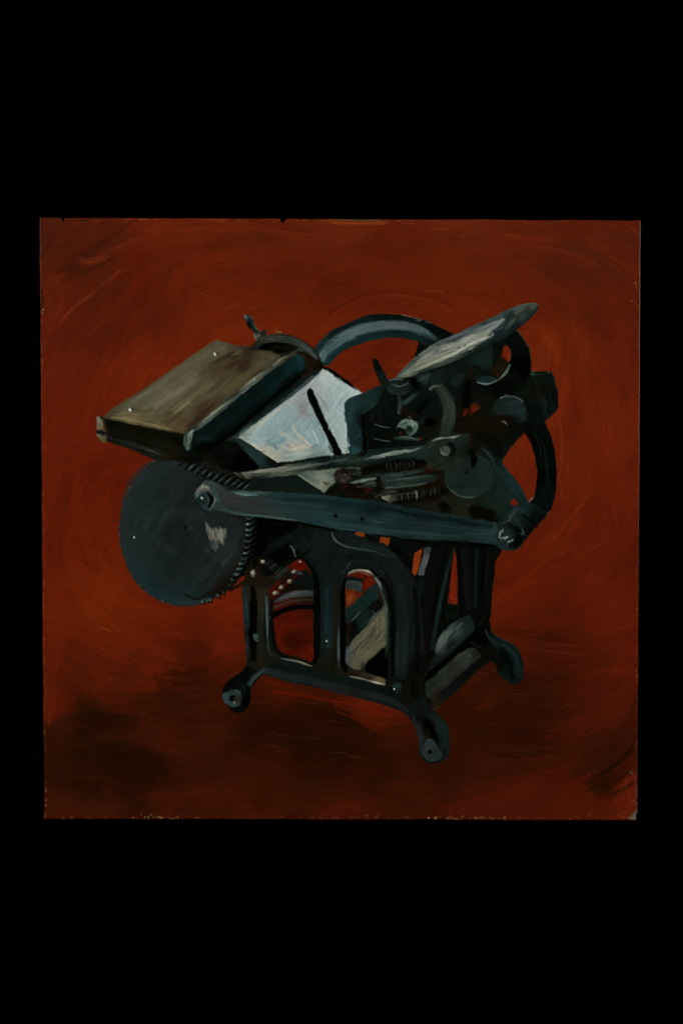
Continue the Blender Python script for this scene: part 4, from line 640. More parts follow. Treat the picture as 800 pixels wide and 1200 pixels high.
# slanted teeth, upper right
for i in range(11):
    q = i / 10; x = 214 + q * 72; y = 542.5 + q * 26 + 2.2 * math.sin(q * 3)
    if i: 
        stroke([(x - 4, y + 4), (x, y), (x + 5.5, y - 4.5)], [2.2, 3.4, 2], '07090a', G, .9, 1)
        stroke([(x - 1.5, y + 4.8), (x + 3, y + 1), (x + 7, y - 2.5)], [1, 2, 1.3], [['1a2424','263434','2c3a3c','1f2c2e'][i % 4], ['2c3b3c','3c4c4e','2a3a3c'][i % 3], '1c2829'], G, .9, .9, .25, .3)
    else: stroke([(x - 4, y + 3), (x + 6, y - 4)], 3, '0c0f0f', G, .8, 1.4)
stroke([(224,545),(244,551),(262,561),(275,572)],1.2,'2a1c12',G,.45,1.4)
for (x, y) in [(249,538),(256,546),(280,563),(284,567)]: dab(x, y, 1.1, .6, '4a3c34', G, .5, .8)
# teeth on the right side
for i in range(11):
    q = i / 10; y = 608 + q * 66 + random.uniform(-.9, .9); x = 290.5 - 2 * q - 13 * q ** 3
    x2 = 300 - 4 * q - 12 * q ** 3
    stroke([(x, y + 3.5), (x2, y - 1)], [3.2, 5], '060908', G, .95, 1.1)
    lt = ['2c3c3e','243436','324446'][i % 3] if i < 8 else ['243438','2c3a3c'][i % 2]
    stroke([(x - 1, y), (x + 2, y + 1), (x2 - 1, y - 3)], [2, 2.2, 1], [lt, '22302f', '101718'], G, .9, .9, .3, .3)
    if i in (1, 2, 3, 6, 8, 9): dab(x - .4, y + .6, 1.6, 1, ['4e6266','6a7a7a','566a6c'][i % 3], G, .9, .8, 20, .4)
stroke([(303,604),(303,640),(298,662)],5,'060909',pp,.8,2.5)
for (x, y) in [(283,661),(281,667),(277,673),(272,679),(268,686),(261,694),(255,698),(246,703),(242,704),(237,705)]:
    dab(x, y, 1.9, 1.3, random.choice(['223238','2c3e42','364a4c']), G, .85, 1, -40, .3); dab(x + 2.5, y + 2.5, 2, 1.2, '080b0b', G, .7, 1, 45)
stroke([(270,691),(285,683),(290,676)],4,['0f0f0c','16130d','18140e'],pp,.8,1.8)
for k_ in range(44):
    t = math.radians(random.uniform(95, 262)); x = cxg + 77 * math.cos(t); y = cyg + 90 * math.sin(t)
    dab(x, y, .8, .8, random.choice(['4a4a3a','5a4c34','3a4442','6a5a3a']), G, random.uniform(.2, .6), .8)
dab(157.3,629.5,1.1,1.8,'8a9494',G,.95,.7,20,.4); stroke([(155,628),(155.5,631)],1,'0a0d0d',G,.8); dab(216.8,617.8,1.7,1.9,'040606',G,1,1); stroke([(177,598),(179,595),(184,590)],1,'2c3634',G,.6,.9); dab(201,579,1,.8,'2c3534',G,.6,.8)
stroke([(188,674),(192,677),(197,679)],1.3,'242c22',G,.7,1); stroke([(208,682),(210,677)],1.2,'242f2c',G,.6,1); stroke([(240,642),(243,646)],1.3,'303a2a',G,.7,1); dab(217,692.5,1.6,.8,'26302e',G,.7,.9); dab(241.5,679.5,1,.8,'0a0d0d',G,.8,.8); dab(225,536,1,.6,'2a2018',G,.6,.8)
# light scuff
fill([(240,612),(243,613),(246,617),(250,620),(253,617.5),(255,620),(257,621.5),(259,619),(262,620),(265,617.5),(265.5,623),(264,630),(262,638),(259,637),(257,634),(255,643),(253,648),(250,643),(247,640),(246,630),(243,622)],[(243,616,'55544a'),(250,628,'636054'),(262,628,'6b675b'),(253,643,'40423c'),(247,637,'2c322e')],G,.92,1.8,0,-75,.22,14,1.3,1.2,.35)
for k_ in range(16):
    x = random.uniform(242, 264); y = random.uniform(616, 628); stroke([(x, y), (x + random.uniform(0, 2), y + random.uniform(6, 14))], random.uniform(.8, 1.6), random.choice(['746f62','5f5c50','3a3f3c','7a7466','23292a']), G, .5, .9, .2, .4, rag=3)
stroke([(262,659),(266,654)],1.6,'2e3634',G,.6,1.2); stroke([(240,640),(247,650)],3,'232b28',G,.5,2)
# ================================================================ long connecting rod
CR = p['connecting_rod']
fill([(238,564),(252,565),(262,571),(271,576),(300,575),(345,578),(370,579.5),(400,582),(430,586),(460,591),(500,599),(530,604),(560,610),(588,616),(590,638),(560,636),(530,633.5),(500,631),(470,628),(445,626),(415,622.5),(390,620),(370,615.5),(345,610.5),(330,608),(309,606),(285,604),(256,598),(246,596),(240,590)],
     [(250,570,'25322e'),(262,580,'24282a'),(270,590,'232528'),(290,577,'1f2d2d'),(300,590,'212527'),(340,582,'13242a'),(330,598,'1c2a2b'),(400,588,'0f1e24'),(400,603,'17272a'),(385,616,'192b2d'),(440,595,'0d191e'),(450,608,'172627'),(440,620,'19292a'),(500,604,'0c191e'),(500,618,'15211f'),(500,628,'192a2a'),(550,613,'0b171c'),(550,624,'162326'),(560,632,'172729'),(585,625,'1b2a2a'),(262,597,'1d2c2a')],CR,soft=1.1,sm=1,ang=-7,gr=.12,L=50,wd=1.8,h=.12,wob=.35,eps=20)
def cr(pts, w, c, a=.7, soft=1.8, br=.14, **k): stroke(pts, w, c, CR, a, soft, br, **k)
cr([(272,576),(285,577),(300,577.5),(318,578)],[3,4,4,2],['2a3a38','3a4b49','334343','1f2f31'],.8); cr([(278,581),(290,580),(303,580)],1.6,['3a4846','485856','28383a'],.7,1.2); cr([(258,597),(275,601),(300,604),(325,606.5),(345,610)],[3,4,3.5,2.5,2],['24332f','2a3a36','263632','303a36','384238'],.8,1.5)
cr([(265,583),(290,588),(310,593),(325,596)],[10,9,8,5],['262829','252729','222628','1e2629'],.7,3); cr([(330,585),(370,586),(420,592),(470,598)],[3,4,5,4],['112025','0f1f25','0e1c22','0d1a20'],.7,2); cr([(305,586),(340,590),(380,594)],3,'1e2e30',.6,2)
cr([(345,596),(400,604),(460,611)],7,'192829',.6,3.5); cr([(380,612),(420,617),(460,622),(500,626),(540,629)],[3,3,3,3,2],['1d3031','1f3233','1c2e2f','1d302f','1e302f'],.7,1.8); cr([(440,594),(480,602),(530,610),(575,617)],[3,4,4,3],'0a1519',.8,2)
cr([(470,630),(490,631),(515,633)],1.6,['243838','2c4040','20302f'],.7,1.2); cr([(545,626),(560,626),(580,624)],3,['1a2828','222c2c','202e2e'],.6,2); cr([(435,610),(443,612),(450,612)],1.1,['263838','33443f','243634'],.8,.9); cr([(500,614),(540,619),(570,622)],3,'1a282b',.6,2)
cr([(375,581),(420,586),(460,592),(520,603),(565,612)],1.4,'172a30',.6,1.2); cr([(430,588),(465,594),(500,601)],2,'0e1b20',.6,1.5); cr([(310,577),(345,580),(380,582)],2.5,'182a30',.6,1.6); cr([(400,620),(440,625.5),(470,628.5)],1.6,'223635',.6,1.2)
stroke([(346,612),(370,617.5),(390,622)],3,'070a0a',SF,.8,1.4); stroke([(305,608.5),(325,610),(345,613)],4,'050707',pp,.9,1.4); stroke([(470,633),(520,637),(580,640)],5,'080c0c',RL,.8,2.4)
for (x, y) in [(393,604.5),(423.5,607.5)]: dab(x, y, 1.8, 2, '050808', CR, .95, 1); stroke([(x, y - 2), (x + 2, y + 2)], 1.2, '080c0c', CR, .8, .8)
dab(440.5,612.4,1.2,.7,'3a4c4a',CR,.7,.7)
m_ = ID == CR; C[m_] = C[m_] * np.array([1.10, 1.09, 1.08], np.float32)
# bracket end and left bolt
stroke([(242,565),(252,568),(260,576)],[3,5,5],['2c3b36','2a3933','24302c'],CR,.8,1.8); stroke([(243,570),(252,578),(256,588)],4,'2a3836',CR,.7,2)
RB = p['rod_bolt']
fill([(227,580),(231,573),(238,566),(243,568),(247,573),(252,581),(254,586),(250,594),(245,599),(240,599),(233,594),(228,587)],[(232,577,'3a4642'),(240,570,'4a524c'),(246,576,'323e3a'),(232,588,'152223'),(242,592,'1c2d2e'),(250,588,'3a4a46'),(238,582,'1c2b2d')],RB,soft=1,sm=0,ang=45,gr=.18,L=8,h=.4)
stroke([(230,578),(234,574),(240,571.5),(245,574)],[3,4.5,4,2],['45504c','5a6059','70736a','5a605a'],RB,.85,1.3,.3); stroke([(237,570.5),(241,570),(245,572)],1.2,'8a8a7e',RB,.8,.8); stroke([(231,582),(231,577)],2.4,'4e5a56',RB,.7,1.2,.3)
dab(237,586,6,6,'152628',RB,.9,1.6); stroke([(243.5,578),(247,582),(248,588),(245,593)],[3,4.5,4.5,2.5],'050809',RB,.95,1.3); stroke([(250,580),(253,585),(250,592),(246,598)],[1.2,1.8,2,1.6],['5a6660','6a7068','4a5852','3a4a46'],RB,.85,1,.3)
dab(236.6,583.8,1.6,1.6,'a0a69a',RB,1,.8,20,.5); stroke([(228,586),(234,594),(241,599)],1.2,'0c1213',RB,.7,1); stroke([(240,594),(244,596)],2,'28393a',RB,.7,1.2)
# right housing and pivot bolt
fill([(583,612),(592,603),(600,597),(607,592),(618,589),(627,592),(636,598),(641,601),(636,608),(628,617),(619,628),(612,637),(606,643),(598,645),(588,644),(582,640)],[(600,603,'172426'),(615,597,'142326'),(615,610,'0e1719'),(625,605,'0a1011'),(605,612,'172527'),(590,612,'13201f'),(618,622,'0a1011'),(590,640,'17292a')],EH,soft=1.1,ang=50,gr=.12)
for k_ in range(4): stroke([(611+k_*4.2,602+k_*3),(617+k_*4,607+k_*3.4)],2.6,'080d0e',EH,.75,1.8)
stroke([(607,593),(601,601),(595,609),(590,613)],[1.6,3.4,3,1.5],['24282b','34363a','313437','22282a'],EH,.95,1.3,.15); stroke([(588,614),(594,611),(598,609)],1,'3c4440',EH,.6,.8); stroke([(602,596),(610,597),(618,604)],3,'192a2d',EH,.7,2)
PV = p['pivot_bolt']
dab(596.5,628,14,15,[(590,624,'162525'),(604,628,'0a0f10'),(592,638,'162829'),(598,618,'0e1516')],PV,1,1.5,0,.3,.15); stroke([(604,618),(609,625),(607,637),(600,643)],[4,6,6,4],'070b0c',PV,.9,2); dab(595,629,8,9,'182829',PV,.8,2.4)
stroke([(589,621),(586,624),(584.5,629),(587,633)],[1.6,2.2,2.2,1.4],['5a645e','606a64','525e5a','3a4846'],PV,.95,.9,.3,.4); stroke([(589,630),(592,630.5),(593.5,629),(591,632)],2,['6a726a','7a7e74','5a625c'],PV,.95,.8,.3,.4); stroke([(595,635),(598,634.5),(600,633),(598,636)],1.8,['4a5852','5e6a64','4a5852'],PV,.95,.8,.3,.4)
stroke([(597,640),(600,636),(603,638)],3,'060909',PV,.9,1.2); stroke([(592,617),(597,614),(604,616)],1.2,'28322c',PV,.6,.9); stroke([(611,620),(613,624),(610,627)],[1.5,2,1],['2a3c3e','3a4c4c','26383a'],PV,.8,1); stroke([(581,620),(586,622),(583,627)],2.5,['263432','2c3a38','1c2a2a'],PV,.6,1.6)
stroke([(586,641),(594,644),(604,643)],2,'17282a',PV,.7,1.4); dab(590,624,1.6,1.6,'2a3a38',PV,.6,1)
# ================================================================ feed board
F = p['feed_board']
fill([(114,490),(118,487),(124,489),(150,494),(190,503),(217,508),(222,505),(232,520),(240,540),(235,545),(205,540),(192,540),(178,538),(160,529),(140,522),(122,516),(115,510)],[(130,495,'0b0f0c'),(170,505,'0f110c'),(210,515,'0d100d'),(140,508,'11130e'),(170,520,'12140f'),(200,530,'17160f'),(150,520,'141815'),(180,530,'161a16'),(225,530,'0b0f0f')],F,soft=1.1,sm=0,ang=-14,gr=.15,L=40)
stroke([(128,513),(150,519),(175,527),(200,536)],[3,4,4,2],['141a1b','1c211d','22251e','1a1e18'],F,.8,2,.2); stroke([(165,524),(178,529),(190,534)],1.2,['2a2c26','45463e','22251f'],F,.7,1,.3); stroke([(140,520),(160,527),(180,536)],1.4,'191f1c',F,.7,1.2); stroke([(128,511),(160,517),(200,528)],1.4,'070a09',F,.6,1.4)
fill([(114,488.5),(117,488),(120,493),(122,499),(124,505),(125,512),(124,519),(119,517),(114,511),(113,500)],[(116,491,'5a5545'),(118,500,'4e4434'),(115,508,'4c4a3a'),(121,515,'3d3a2a'),(122,505,'36281a')],F,soft=1,sm=0,ang=-80,gr=.15)
fill([(113,503),(118,504),(124,507),(123,511),(118,509),(113,508)],'11161f',F,.95,.9,0); stroke([(114,489),(116,499)],2.4,'4a4e46',F,.6,1.2); stroke([(121,492),(124,500),(126,509)],2.4,['3c2a1a','2e2014','1c1812'],F,.8,1.5); stroke([(126,512),(132,514)],1.6,'222c34',F,.6,1.2)
fill([(120,490),(128,482),(145,470),(165,458.5),(195,438),(225,417),(245,403),(255,397.5),(262,401),(275,404),(296,407),(318,412),(334,417),(320,428),(302,440),(283,456),(260,474),(240,490),(226,502),(217,509),(200,506),(170,500),(140,494)],
     [(130,485,'3a3426'),(150,475,'464234'),(150,487,'50462f'),(175,470,'4a463a'),(170,490,'463c2a'),(200,500,'413626'),(190,455,'4d4638'),(180,478,'4a4434'),(205,470,'4a4637'),(210,490,'3b3122'),(225,440,'4c4438'),(240,415,'45402f'),(258,410,'453e30'),(250,398,'38352a'),(235,455,'433d2c'),
      (240,480,'342a1e'),(255,435,'393022'),(262,455,'3c3425'),(275,420,'352a1d'),(285,430,'2d2218'),(290,412,'2a231a'),(300,420,'352c20'),(285,448,'3e3626'),(265,470,'36332a'),(310,418,'3a3224')],F,soft=1.5,sm=0,ang=38,gr=.16,L=48,wd=1.7,h=.2,wob=.5,eps=30)
def fb(pts, w, c, a=.6, soft=2, br=.16, rag=5, **k): stroke(pts, w, c, F, a, soft, br, rag=rag, **k)
for i in range(45):
    q = random.random(); r = random.random()
    x = 140 + 95 * q + 50 * r; y = 484 - 72 * q + 18 * r - 2; ln = random.uniform(14, 42); th = math.radians(random.uniform(33, 42))
    if x + ln * .8 > 300: ln = 10
    fb([(x, y), (x + ln * .8 * math.cos(th), y - ln * .8 * math.sin(th))], random.uniform(1, 5), random.choice(['55503f','3b3224','4c4434','5a5142','463e2e','3a3326']), .3, 1.8)
fb([(150,476),(185,453),(225,426),(255,406)],6,['4c4836','4a4636','46402f','423b2c'],.5); fb([(185,475),(215,456),(250,428)],8,['564e3e','5a5142','4a4232'],.6,3); fb([(195,487),(222,468),(250,448)],6,['504a36','56503c','4a4431'],.6,3)
fb([(232,442),(255,425),(280,414)],9,['3a3022','30261a','2c2118'],.7,3); fb([(250,440),(275,426),(290,424)],7,['3a2c1e','302318','2a2018'],.6,3); fb([(228,490),(255,468),(285,444),(310,424)],[5,6,7,5],['3a2c1e','3d3222','443a28','3e3424'],.6,2.5)
fb([(258,462),(285,440),(310,422)],4,'463e2b',.6,2.5); fb([(222,500),(240,482),(262,464)],5,['2c1e14','32241a','342c20'],.7,2.5); fb([(262,404),(280,408),(295,408)],5,['403a2c','362f24','221d16'],.7,2.5)
fb([(125,490),(135,480),(155,468)],3,'352a1c',.6,2); fb([(140,478),(165,463),(195,444)],2,'5a5442',.45,1.2); fb([(128,484),(150,470),(180,450),(225,419),(252,400)],[3,3,2.5,2.5,2],'3a3828',.6,1.6)
fb([(130,489),(150,491),(170,496),(190,501),(205,504)],[2,3,3,3,2],['5e553c','6a5d44','5a4f38','6a6048','55492f'],.75,1.3,.25); fb([(145,486),(160,490),(180,493),(195,500)],2,['5a5040','5c5038','4e442e','5a4e38'],.6,1.3); fb([(135,486),(150,484),(165,488)],1.4,'6a5f48',.5,1)
fb([(155,479),(168,482),(180,480),(172,487)],3,['332a1c','3c3424','4a422f'],.5,2); fb([(192,486),(200,484),(206,481)],2.6,['332a1c','2a2218','3a3022'],.7,1.6); fb([(204,484),(210,480),(222,471)],2.2,'5c563f',.7,1.3); fb([(202,499),(212,503),(222,498)],4,['453822','4a3a26','2c2016'],.6,2)
fb([(208,495),(211,500)],1.3,'6a5f44',.5,1)
# rivets
for (x, y) in [(152.7,480.6),(252.3,415)]:
    dab(x + 2.4, y - .8, 2, 2.4, '22251e', F, .8, 1.3); dab(x, y, 1.7, 2.6, '8d918c', F, 1, .9, 20, .6); dab(x - .3, y - .3, .8, 1.4, 'b4bab6', F, .9, .7, 20, .4)
stroke([(155,479.5),(160,480)],1.2,'3a3a2e',F,.6,1)
# bevel
fill([(217,509),(226,502),(240,490),(260,474),(283,456),(302,440),(318,428),(334,417),(345,412),(352,412),(346,416),(322,432),(304,446),(284,462),(262,481),(242,497),(230,507),(224,514)],[(225,505,'2a302a'),(260,477,'30362f'),(290,453,'333a34'),(320,428,'30332c'),(345,413,'2c2c24'),(242,494,'3e4640')],F,soft=1.3,sm=0,ang=38,gr=.15,L=30)
stroke([(238,494),(250,484),(262,475),(274,466)],[2,3,2.5,1.5],['5a6058','6a6e64','5e645a','3c423a'],F,.85,1.2,.25,.3); stroke([(282,457),(292,449),(302,441),(316,432)],[2,3.5,3.5,2],['55574e','6a6a60','62635a','4a4c42'],F,.85,1.3,.3,.3); stroke([(283,461),(296,451),(308,442)],1,'787468',F,.6,.8,.4); stroke([(300,443),(310,436),(318,430)],1,'1e221e',F,.7,1)
stroke([(320,428),(332,419),(336,418)],1.2,['6a685a','8a8672','5a5848'],F,.8,.9); stroke([(308,432),(322,421),(336,415)],3.5,'31362e',F,.7,1.8); stroke([(232,499),(240,490),(262,472)],1.2,'5a3a28',F,.35,1.2); stroke([(219,506),(232,496),(245,486)],2.5,['22201a','2a2a22','333830'],F,.7,1.6)
fill([(216,512),(219,507),(225,504),(228,503),(226,510),(225,520),(222,528),(218,528),(215.5,521)],[(219,512,'2c3833'),(224,508,'465248'),(219,523,'34443f'),(224,518,'1c2a2a')],F,soft=1.2,ang=75,gr=.2,h=.35)
stroke([(226,504.5),(222,510),(221,518),(219,526)],[1.3,1.8,2,1.6],['7a8276','667066','5a665c','4c5852'],F,.9,.9,.35,.4); stroke([(225,508),(224,515),(222,519)],1.2,'606a60',F,.7,.8); stroke([(217,512),(217,522)],1.3,'3e4c46',F,.7,1)
# dark side of the board
fill([(226,507),(231,505),(242,497.5),(262,481.5),(284,462.5),(304,446.5),(322,433),(346,416),(352,413),(357,420),(358,428),(354,438),(347,447),(335,458),(320,470),(300,487),(285,500),(276,508),(270,513),(262,520),(250,526),(236,532),(226,528)],
     [(235,512,'0a1719'),(260,495,'0a171b'),(290,470,'0a181c'),(320,448,'0a1a1f'),(345,430,'0b1f26'),(352,425,'0e2730'),(240,528,'070b0b'),(265,508,'081012'),(300,478,'081113'),(335,452,'070f12'),(350,440,'081114')],F,soft=1.2,sm=0,ang=37,gr=.14,L=36,h=.12)
stroke([(232,514),(245,512),(262,498),(300,468),(330,445),(345,428)],[4,5,6,6,6,6],['0e2125','0c1d21','0b1a1e','0b1b20','0c1f26','0f2830'],F,.7,3); stroke([(230,512),(235,515),(250,515)],1.6,'15292c',F,.7,1.3); stroke([(347,417),(353,424),(352,434)],3,'10303a',F,.7,2.2)
stroke([(245,524),(262,515),(285,496),(310,474),(335,454),(350,442)],[5,5,5,4,4,4],'040707',F,.9,2); dab(286,462.6,1.6,1.1,'4a1c0e',None,.6,.8)
# second layer beneath it
fill([(262,519),(275,509),(300,488),(320,471),(345,450),(356,440),(362,436),(372,432),(378,432),(365,445.5),(345,461.5),(320,479),(300,495),(285,506),(279,513),(270,514)],[(280,505,'16211f'),(300,489,'0f1a1b'),(330,466,'0e191c'),(350,452,'0f1b1f'),(365,440,'121a1a'),(285,509,'2c3a38')],F,soft=1.2,sm=0,ang=38,gr=.14,L=30)
stroke([(282,509),(300,494),(325,474),(350,455),(368,441)],[3,2.4,2.2,2.4,2],['3e4c4a','22302f','283634','384446','2c3838'],F,.75,1.3,.25); stroke([(358,448),(366,441)],1.6,'4e5a5c',F,.6,1.2); stroke([(356,442),(361,437)],2.5,'3a140c',None,.7,1.5)
fill([(250,530),(262,520),(272,514),(282,524),(296,540),(305,549),(290,553),(270,552),(255,545)],[(262,535,'080c0c'),(285,540,'040707'),(270,525,'0c1110')],pp,soft=1.8,ang=-40)
stroke([(232,532),(245,537),(262,541)],[6,8,8],'0b0f0e',pp,.8,3); stroke([(268,516),(274,514),(279,512)],1.6,'25302e',pp,.7,1.2)
# brown corner between board and ring
fill([(345,412),(356,406),(366,407),(372,414),(378,426),(380,431),(370,433),(362,437),(357,440),(358,428),(356,418)],[(355,410,'16140e'),(368,420,'191510'),(362,430,'1a150f'),(376,428,'0e0f0d'),(360,415,'1c160e')],pp,soft=1.5,ang=-60,gr=.12)
# ================================================================ crank and its plate
K = p['crank_handle']
fill([(292,410),(296,404),(302,398),(310,394),(320,392),(335,392),(347,396),(358,402),(367,410),(373,419),(371,422),(360,414),(352,411),(340,415),(330,418),(315,414),(300,411)],[(300,403,'1a1c19'),(318,397,'272b26'),(335,396,'262b28'),(352,404,'2a302d'),(366,413,'2c3634'),(320,410,'14130f')],K,soft=1.2,ang=-10,gr=.15)
stroke([(299,405),(310,398),(325,396),(342,398),(356,405),(366,414)],[4,5,4.5,4,4,3],['20231f','2c302a','2b302c','2c302c','323835','303c3c'],K,.8,1.6,.15); stroke([(352,404),(362,411),(369,419)],1.2,'46524e',K,.6,1); stroke([(330,391.5),(346,395.5),(360,403),(371,415)],1,'0f1413',K,.7,.9)
fill([(302,409),(308,404),(318,401.5),(330,401.5),(342,403),(351,408),(345,411),(335,414),(325,414),(312,410)],[(310,407,'060908'),(330,405,'070a09'),(340,409,'0c110f')],K,soft=1.1,ang=-10,gr=.3)
for k_ in range(10): x = 315 + k_ * 3.0; stroke([(x, 409 + random.uniform(-2, 1)), (x + 4, 407 + random.uniform(-3, 1))], .9, '1a211e', K, .5, .9, .3)
stroke([(303,411),(315,413),(328,417)],[1.5,2,1.2],['3a3222','4a4232','5a563f'],K,.7,1.1); stroke([(322,398),(315,397)],1,'4a4c40',K,.5,.9); stroke([(325,394.6),(332,394.4)],1,'56543e',K,.5,.9)
fill([(285.5,369.5),(288,368.5),(293,370),(297,375),(299,381),(302,386),(306,389.5),(311,389),(313,392),(312,396),(306,398),(300,397),(298,392),(296,388),(291,384),(288,378)],[(288,372,'24302e'),(293,380,'0a0e0d'),(299,388,'161d1b'),(308,393,'1c1e18'),(302,394,'383a32')],K,soft=.9,ang=-60,gr=.15)
stroke([(287,370),(289,373),(290,376)],2,['5a6666','48565a','202a2a'],K,.9,1); stroke([(293,374),(297,381),(301,388)],[1.6,2.4,1.6],['1c2422','2e3834','26302c'],K,.8,1.2); stroke([(294,371),(298,377),(300,384),(306,389)],1,['5a4a34','6a5a40','5c5038','4e4830'],K,.75,.9)
stroke([(298,391),(299,395),(300.5,398)],1.8,['5a5848','7a7868','5a5a4a'],K,.9,.9,.3); stroke([(301,394),(304,393)],1.6,'6a6a5c',K,.7,.9); stroke([(306,397),(310,394),(314,392)],1.2,'5a5844',K,.5,1); dab(309,389,2.6,1.4,'17201f',K,.9,1)
fill([(323,392),(324,389),(328,388),(331,390),(332,393)],'1c1a14',K,soft=1); stroke([(323,386),(325,389),(329,388.5),(330,391)],1,['7a3c14','8a5a34','9a7a5c','5a4a38'],K,.8,.8); stroke([(319,381),(322,385),(324,388)],1,'7a3410',None,.5,1)
# ---------------------------------------------------------------- wet paint: short drags of the brush along every edge
Lb = C.mean(-1)
for _ in range(5): Lb = (np.roll(Lb, 1, 0) + np.roll(Lb, -1, 0) + np.roll(Lb, 1, 1) + np.roll(Lb, -1, 1)) / 4
gy_, gx_ = np.gradient(Lb)
SX0, SX1, SY0, SY1 = 108, 662, 350, 900
for i in range(4200):
    if i % 3 == 0: x = random.uniform(380, 620); y = random.uniform(430, 620)
    else: x = random.uniform(SX0, SX1); y = random.uniform(SY0, SY1)
    ii = int((x - X0) * S); jj = int((y - Y0) * S)
    if ID[jj, ii] == 0: continue
    gxx, gyy = gx_[jj, ii], gy_[jj, ii]; gm = math.hypot(gxx, gyy)
    th = math.atan2(gxx, -gyy) if gm > .002 else random.uniform(0, math.pi)
    th += random.gauss(0, .22); ln = random.uniform(3, 11) if gm > .01 else random.uniform(6, 18); off = random.uniform(-1.6, 1.6)
    nx, ny = -math.sin(th), math.cos(th)
    c = C[min(H-1, max(0, int((y + ny * off - Y0) * S))), min(W-1, max(0, int((x + nx * off - X0) * S)))]
    if ID[min(H-1, int((y + ny * off - Y0) * S)), min(W-1, int((x + nx * off - X0) * S))] == 0: continue
    if ID[jj, ii] in (PID['gauge_bar'], PID['drive_rod'], PID['feed_board']) and i % 3: continue
    if gm < .006 and ID[jj, ii] in (PID['connecting_rod'], PID['counterweight'], PID['feed_board']): continue
    big = ID[jj, ii] == PID['paper_sheet']
    k = 1 + random.gauss(0, .035 if big else .16); bend = random.uniform(-.12, .12) * ln
    dx, dy = math.cos(th) * ln / 2, math.sin(th) * ln / 2
    stroke([(x - dx, y - dy), (x + nx * bend, y + ny * bend), (x + dx, y + dy)], [random.uniform(.6, 1.4), random.uniform(1.2, 3.4), random.uniform(.5, 1.4)], tuple(np.clip(c * k, 0, 1)), None, random.uniform(.3, .75) if gm > .006 else random.uniform(.12, .28), .9, .18, .14, rag=2, fr=1.3)
# last bright touches
P_ = PID['printing_press']
def hl(pts, w, c, pid=P_, a=.9): stroke(pts, w, c, pid, a, .8, .28, .35, dry=.2)
hl([(456,446),(463,444),(471,445)],1.6,['2c3836','424e4c','2c3836']); hl([(460,451),(468,453),(475,450)],1.2,'3a4644'); hl([(489,446),(496,443),(502,440)],3,['1c2827','323f3c','243230'])
hl([(467,466),(469,475),(467,484)],[2,4,3],['1e2a28','2c3936','2a3734']); hl([(474,473),(483,466),(490,461)],[3,4,2],['22302d','263432','16201e']); hl([(439,497),(447,500),(455,501)],1.2,'36423f'); hl([(438,514),(447,516),(456,517)],1.2,'303c38')
hl([(462,514),(475,512),(489,515)],[2,4,2],['28352f','3c4b45','2a3732']); hl([(466,499),(471,494),(480,493)],1.8,['56645c','6c7a70','4a5850']); hl([(484,494),(489,499),(484,507),(480,510)],1.8,['52605a','627067','48564f','3a4640'])
hl([(504,455),(509,453),(516,452)],2.2,['4a5650','68706a','3a4642'],PID['cam_plate']); hl([(516,456),(524,468),(527,480)],3,['2a352f','2f3a33','28322c'],PID['cam_plate'],.6)
hl([(597,428),(593,436),(588,441),(584,445)],[2,2.6,2.6,1.2],['3e4a46','606a62','5a645e','3a4440'],PID['disc_bracket']); hl([(559,448),(566,449.5),(574,449.5),(582,446)],[1,2,1.6,1],['66706a','5a6460','4e5a56','3a4642'],PID['disc_bracket'])
hl([(586,467),(592,464.6),(600,464.4),(607,466.5),(612,470)],.9,['5a625a','3e4a44','4e5a54','5a645c'],PID['counterweight']); hl([(524,570),(532,577.5),(543,582.5),(553,583)],1.3,['2a3630','42504a','34423c','46544c'],PID['counterweight'])
hl([(507,517),(513,514.3),(521,513.3),(530,512.3),(540,510.3)],[1.4,2.4,1.4,2,.8],['46524c','707a70','4a5650','7c847a','3a443e'],PID['rod_head']); hl([(434,536),(448,533.6),(465,530),(480,528),(492,525.5)],[1,3,3.4,2.4,1],['56605a','727c72','626c66','7c867c','4a5650'],PID['drive_rod'])
hl([(412,566.5),(426,563.5),(440,560.5)],[1,2.4,2],['4a564f','66726a','4e5a54'],PID['roller_tube']); hl([(452,563.5),(475,561),(500,558.5)],1.2,['2e3b36','3a4843','2c3834'],PID['roller_tube'])
hl([(418,571),(430,569),(440,568)],1.2,'3a4640',PID['roller_tube']); hl([(276,578),(288,580),(302,580.5)],1.8,['3e4f4c','4e605d','2c3c3b'],PID['connecting_rod']); hl([(262,597.5),(285,602.5),(310,605.5),(335,609)],1.6,['2c3b37','33443f','2e3d38','465046'],PID['connecting_rod'])
hl([(589,621),(586,624),(584.5,629),(587,633)],1.8,['5a645e','6a746e','5c6864','3a4846'],PID['pivot_bolt']); hl([(589,630),(592,630.8),(594,629)],2,'7a8078',PID['pivot_bolt']); hl([(595,635),(598,634),(600.5,633)],1.6,'68746e',PID['pivot_bolt'])
hl([(330,771.5),(340,773.5),(350,775.5),(358,778)],[1,1.8,2,1.6],['4c5450','68685e','7c7a6c','6a685c'],PID['side_frame']); hl([(409,671),(415,669),(423,668.4),(431,669.5),(437,673)],[1.6,2.6,2.2,2.6,1.6],['6a6a5c','5c5a4c','6e6c60','94917f','46483e'],PID['side_frame'])
hl([(440,677),(445,684),(447,692)],[2,2.6,1.4],['545c54','6a726a','4a524a'],PID['side_frame']); hl([(389,623),(391,630),(397,636),(408,641),(425,644)],[1.2,2,1.6,1.3,1],['2e3b37','525c52','45524c','35423e','26322e'],PID['side_frame'])
hl([(410,792.5),(420,794.5),(432,797.5),(442,800.5),(451,802)],[1,1.8,1.4,2.4,1.2],['5c5e54','606052','525244','86847a','6a6858'],PID['side_frame']); hl([(449,712),(451,730),(451,745)],2.4,['50564a','4c5348','3a4136'],PID['side_frame'],.7)
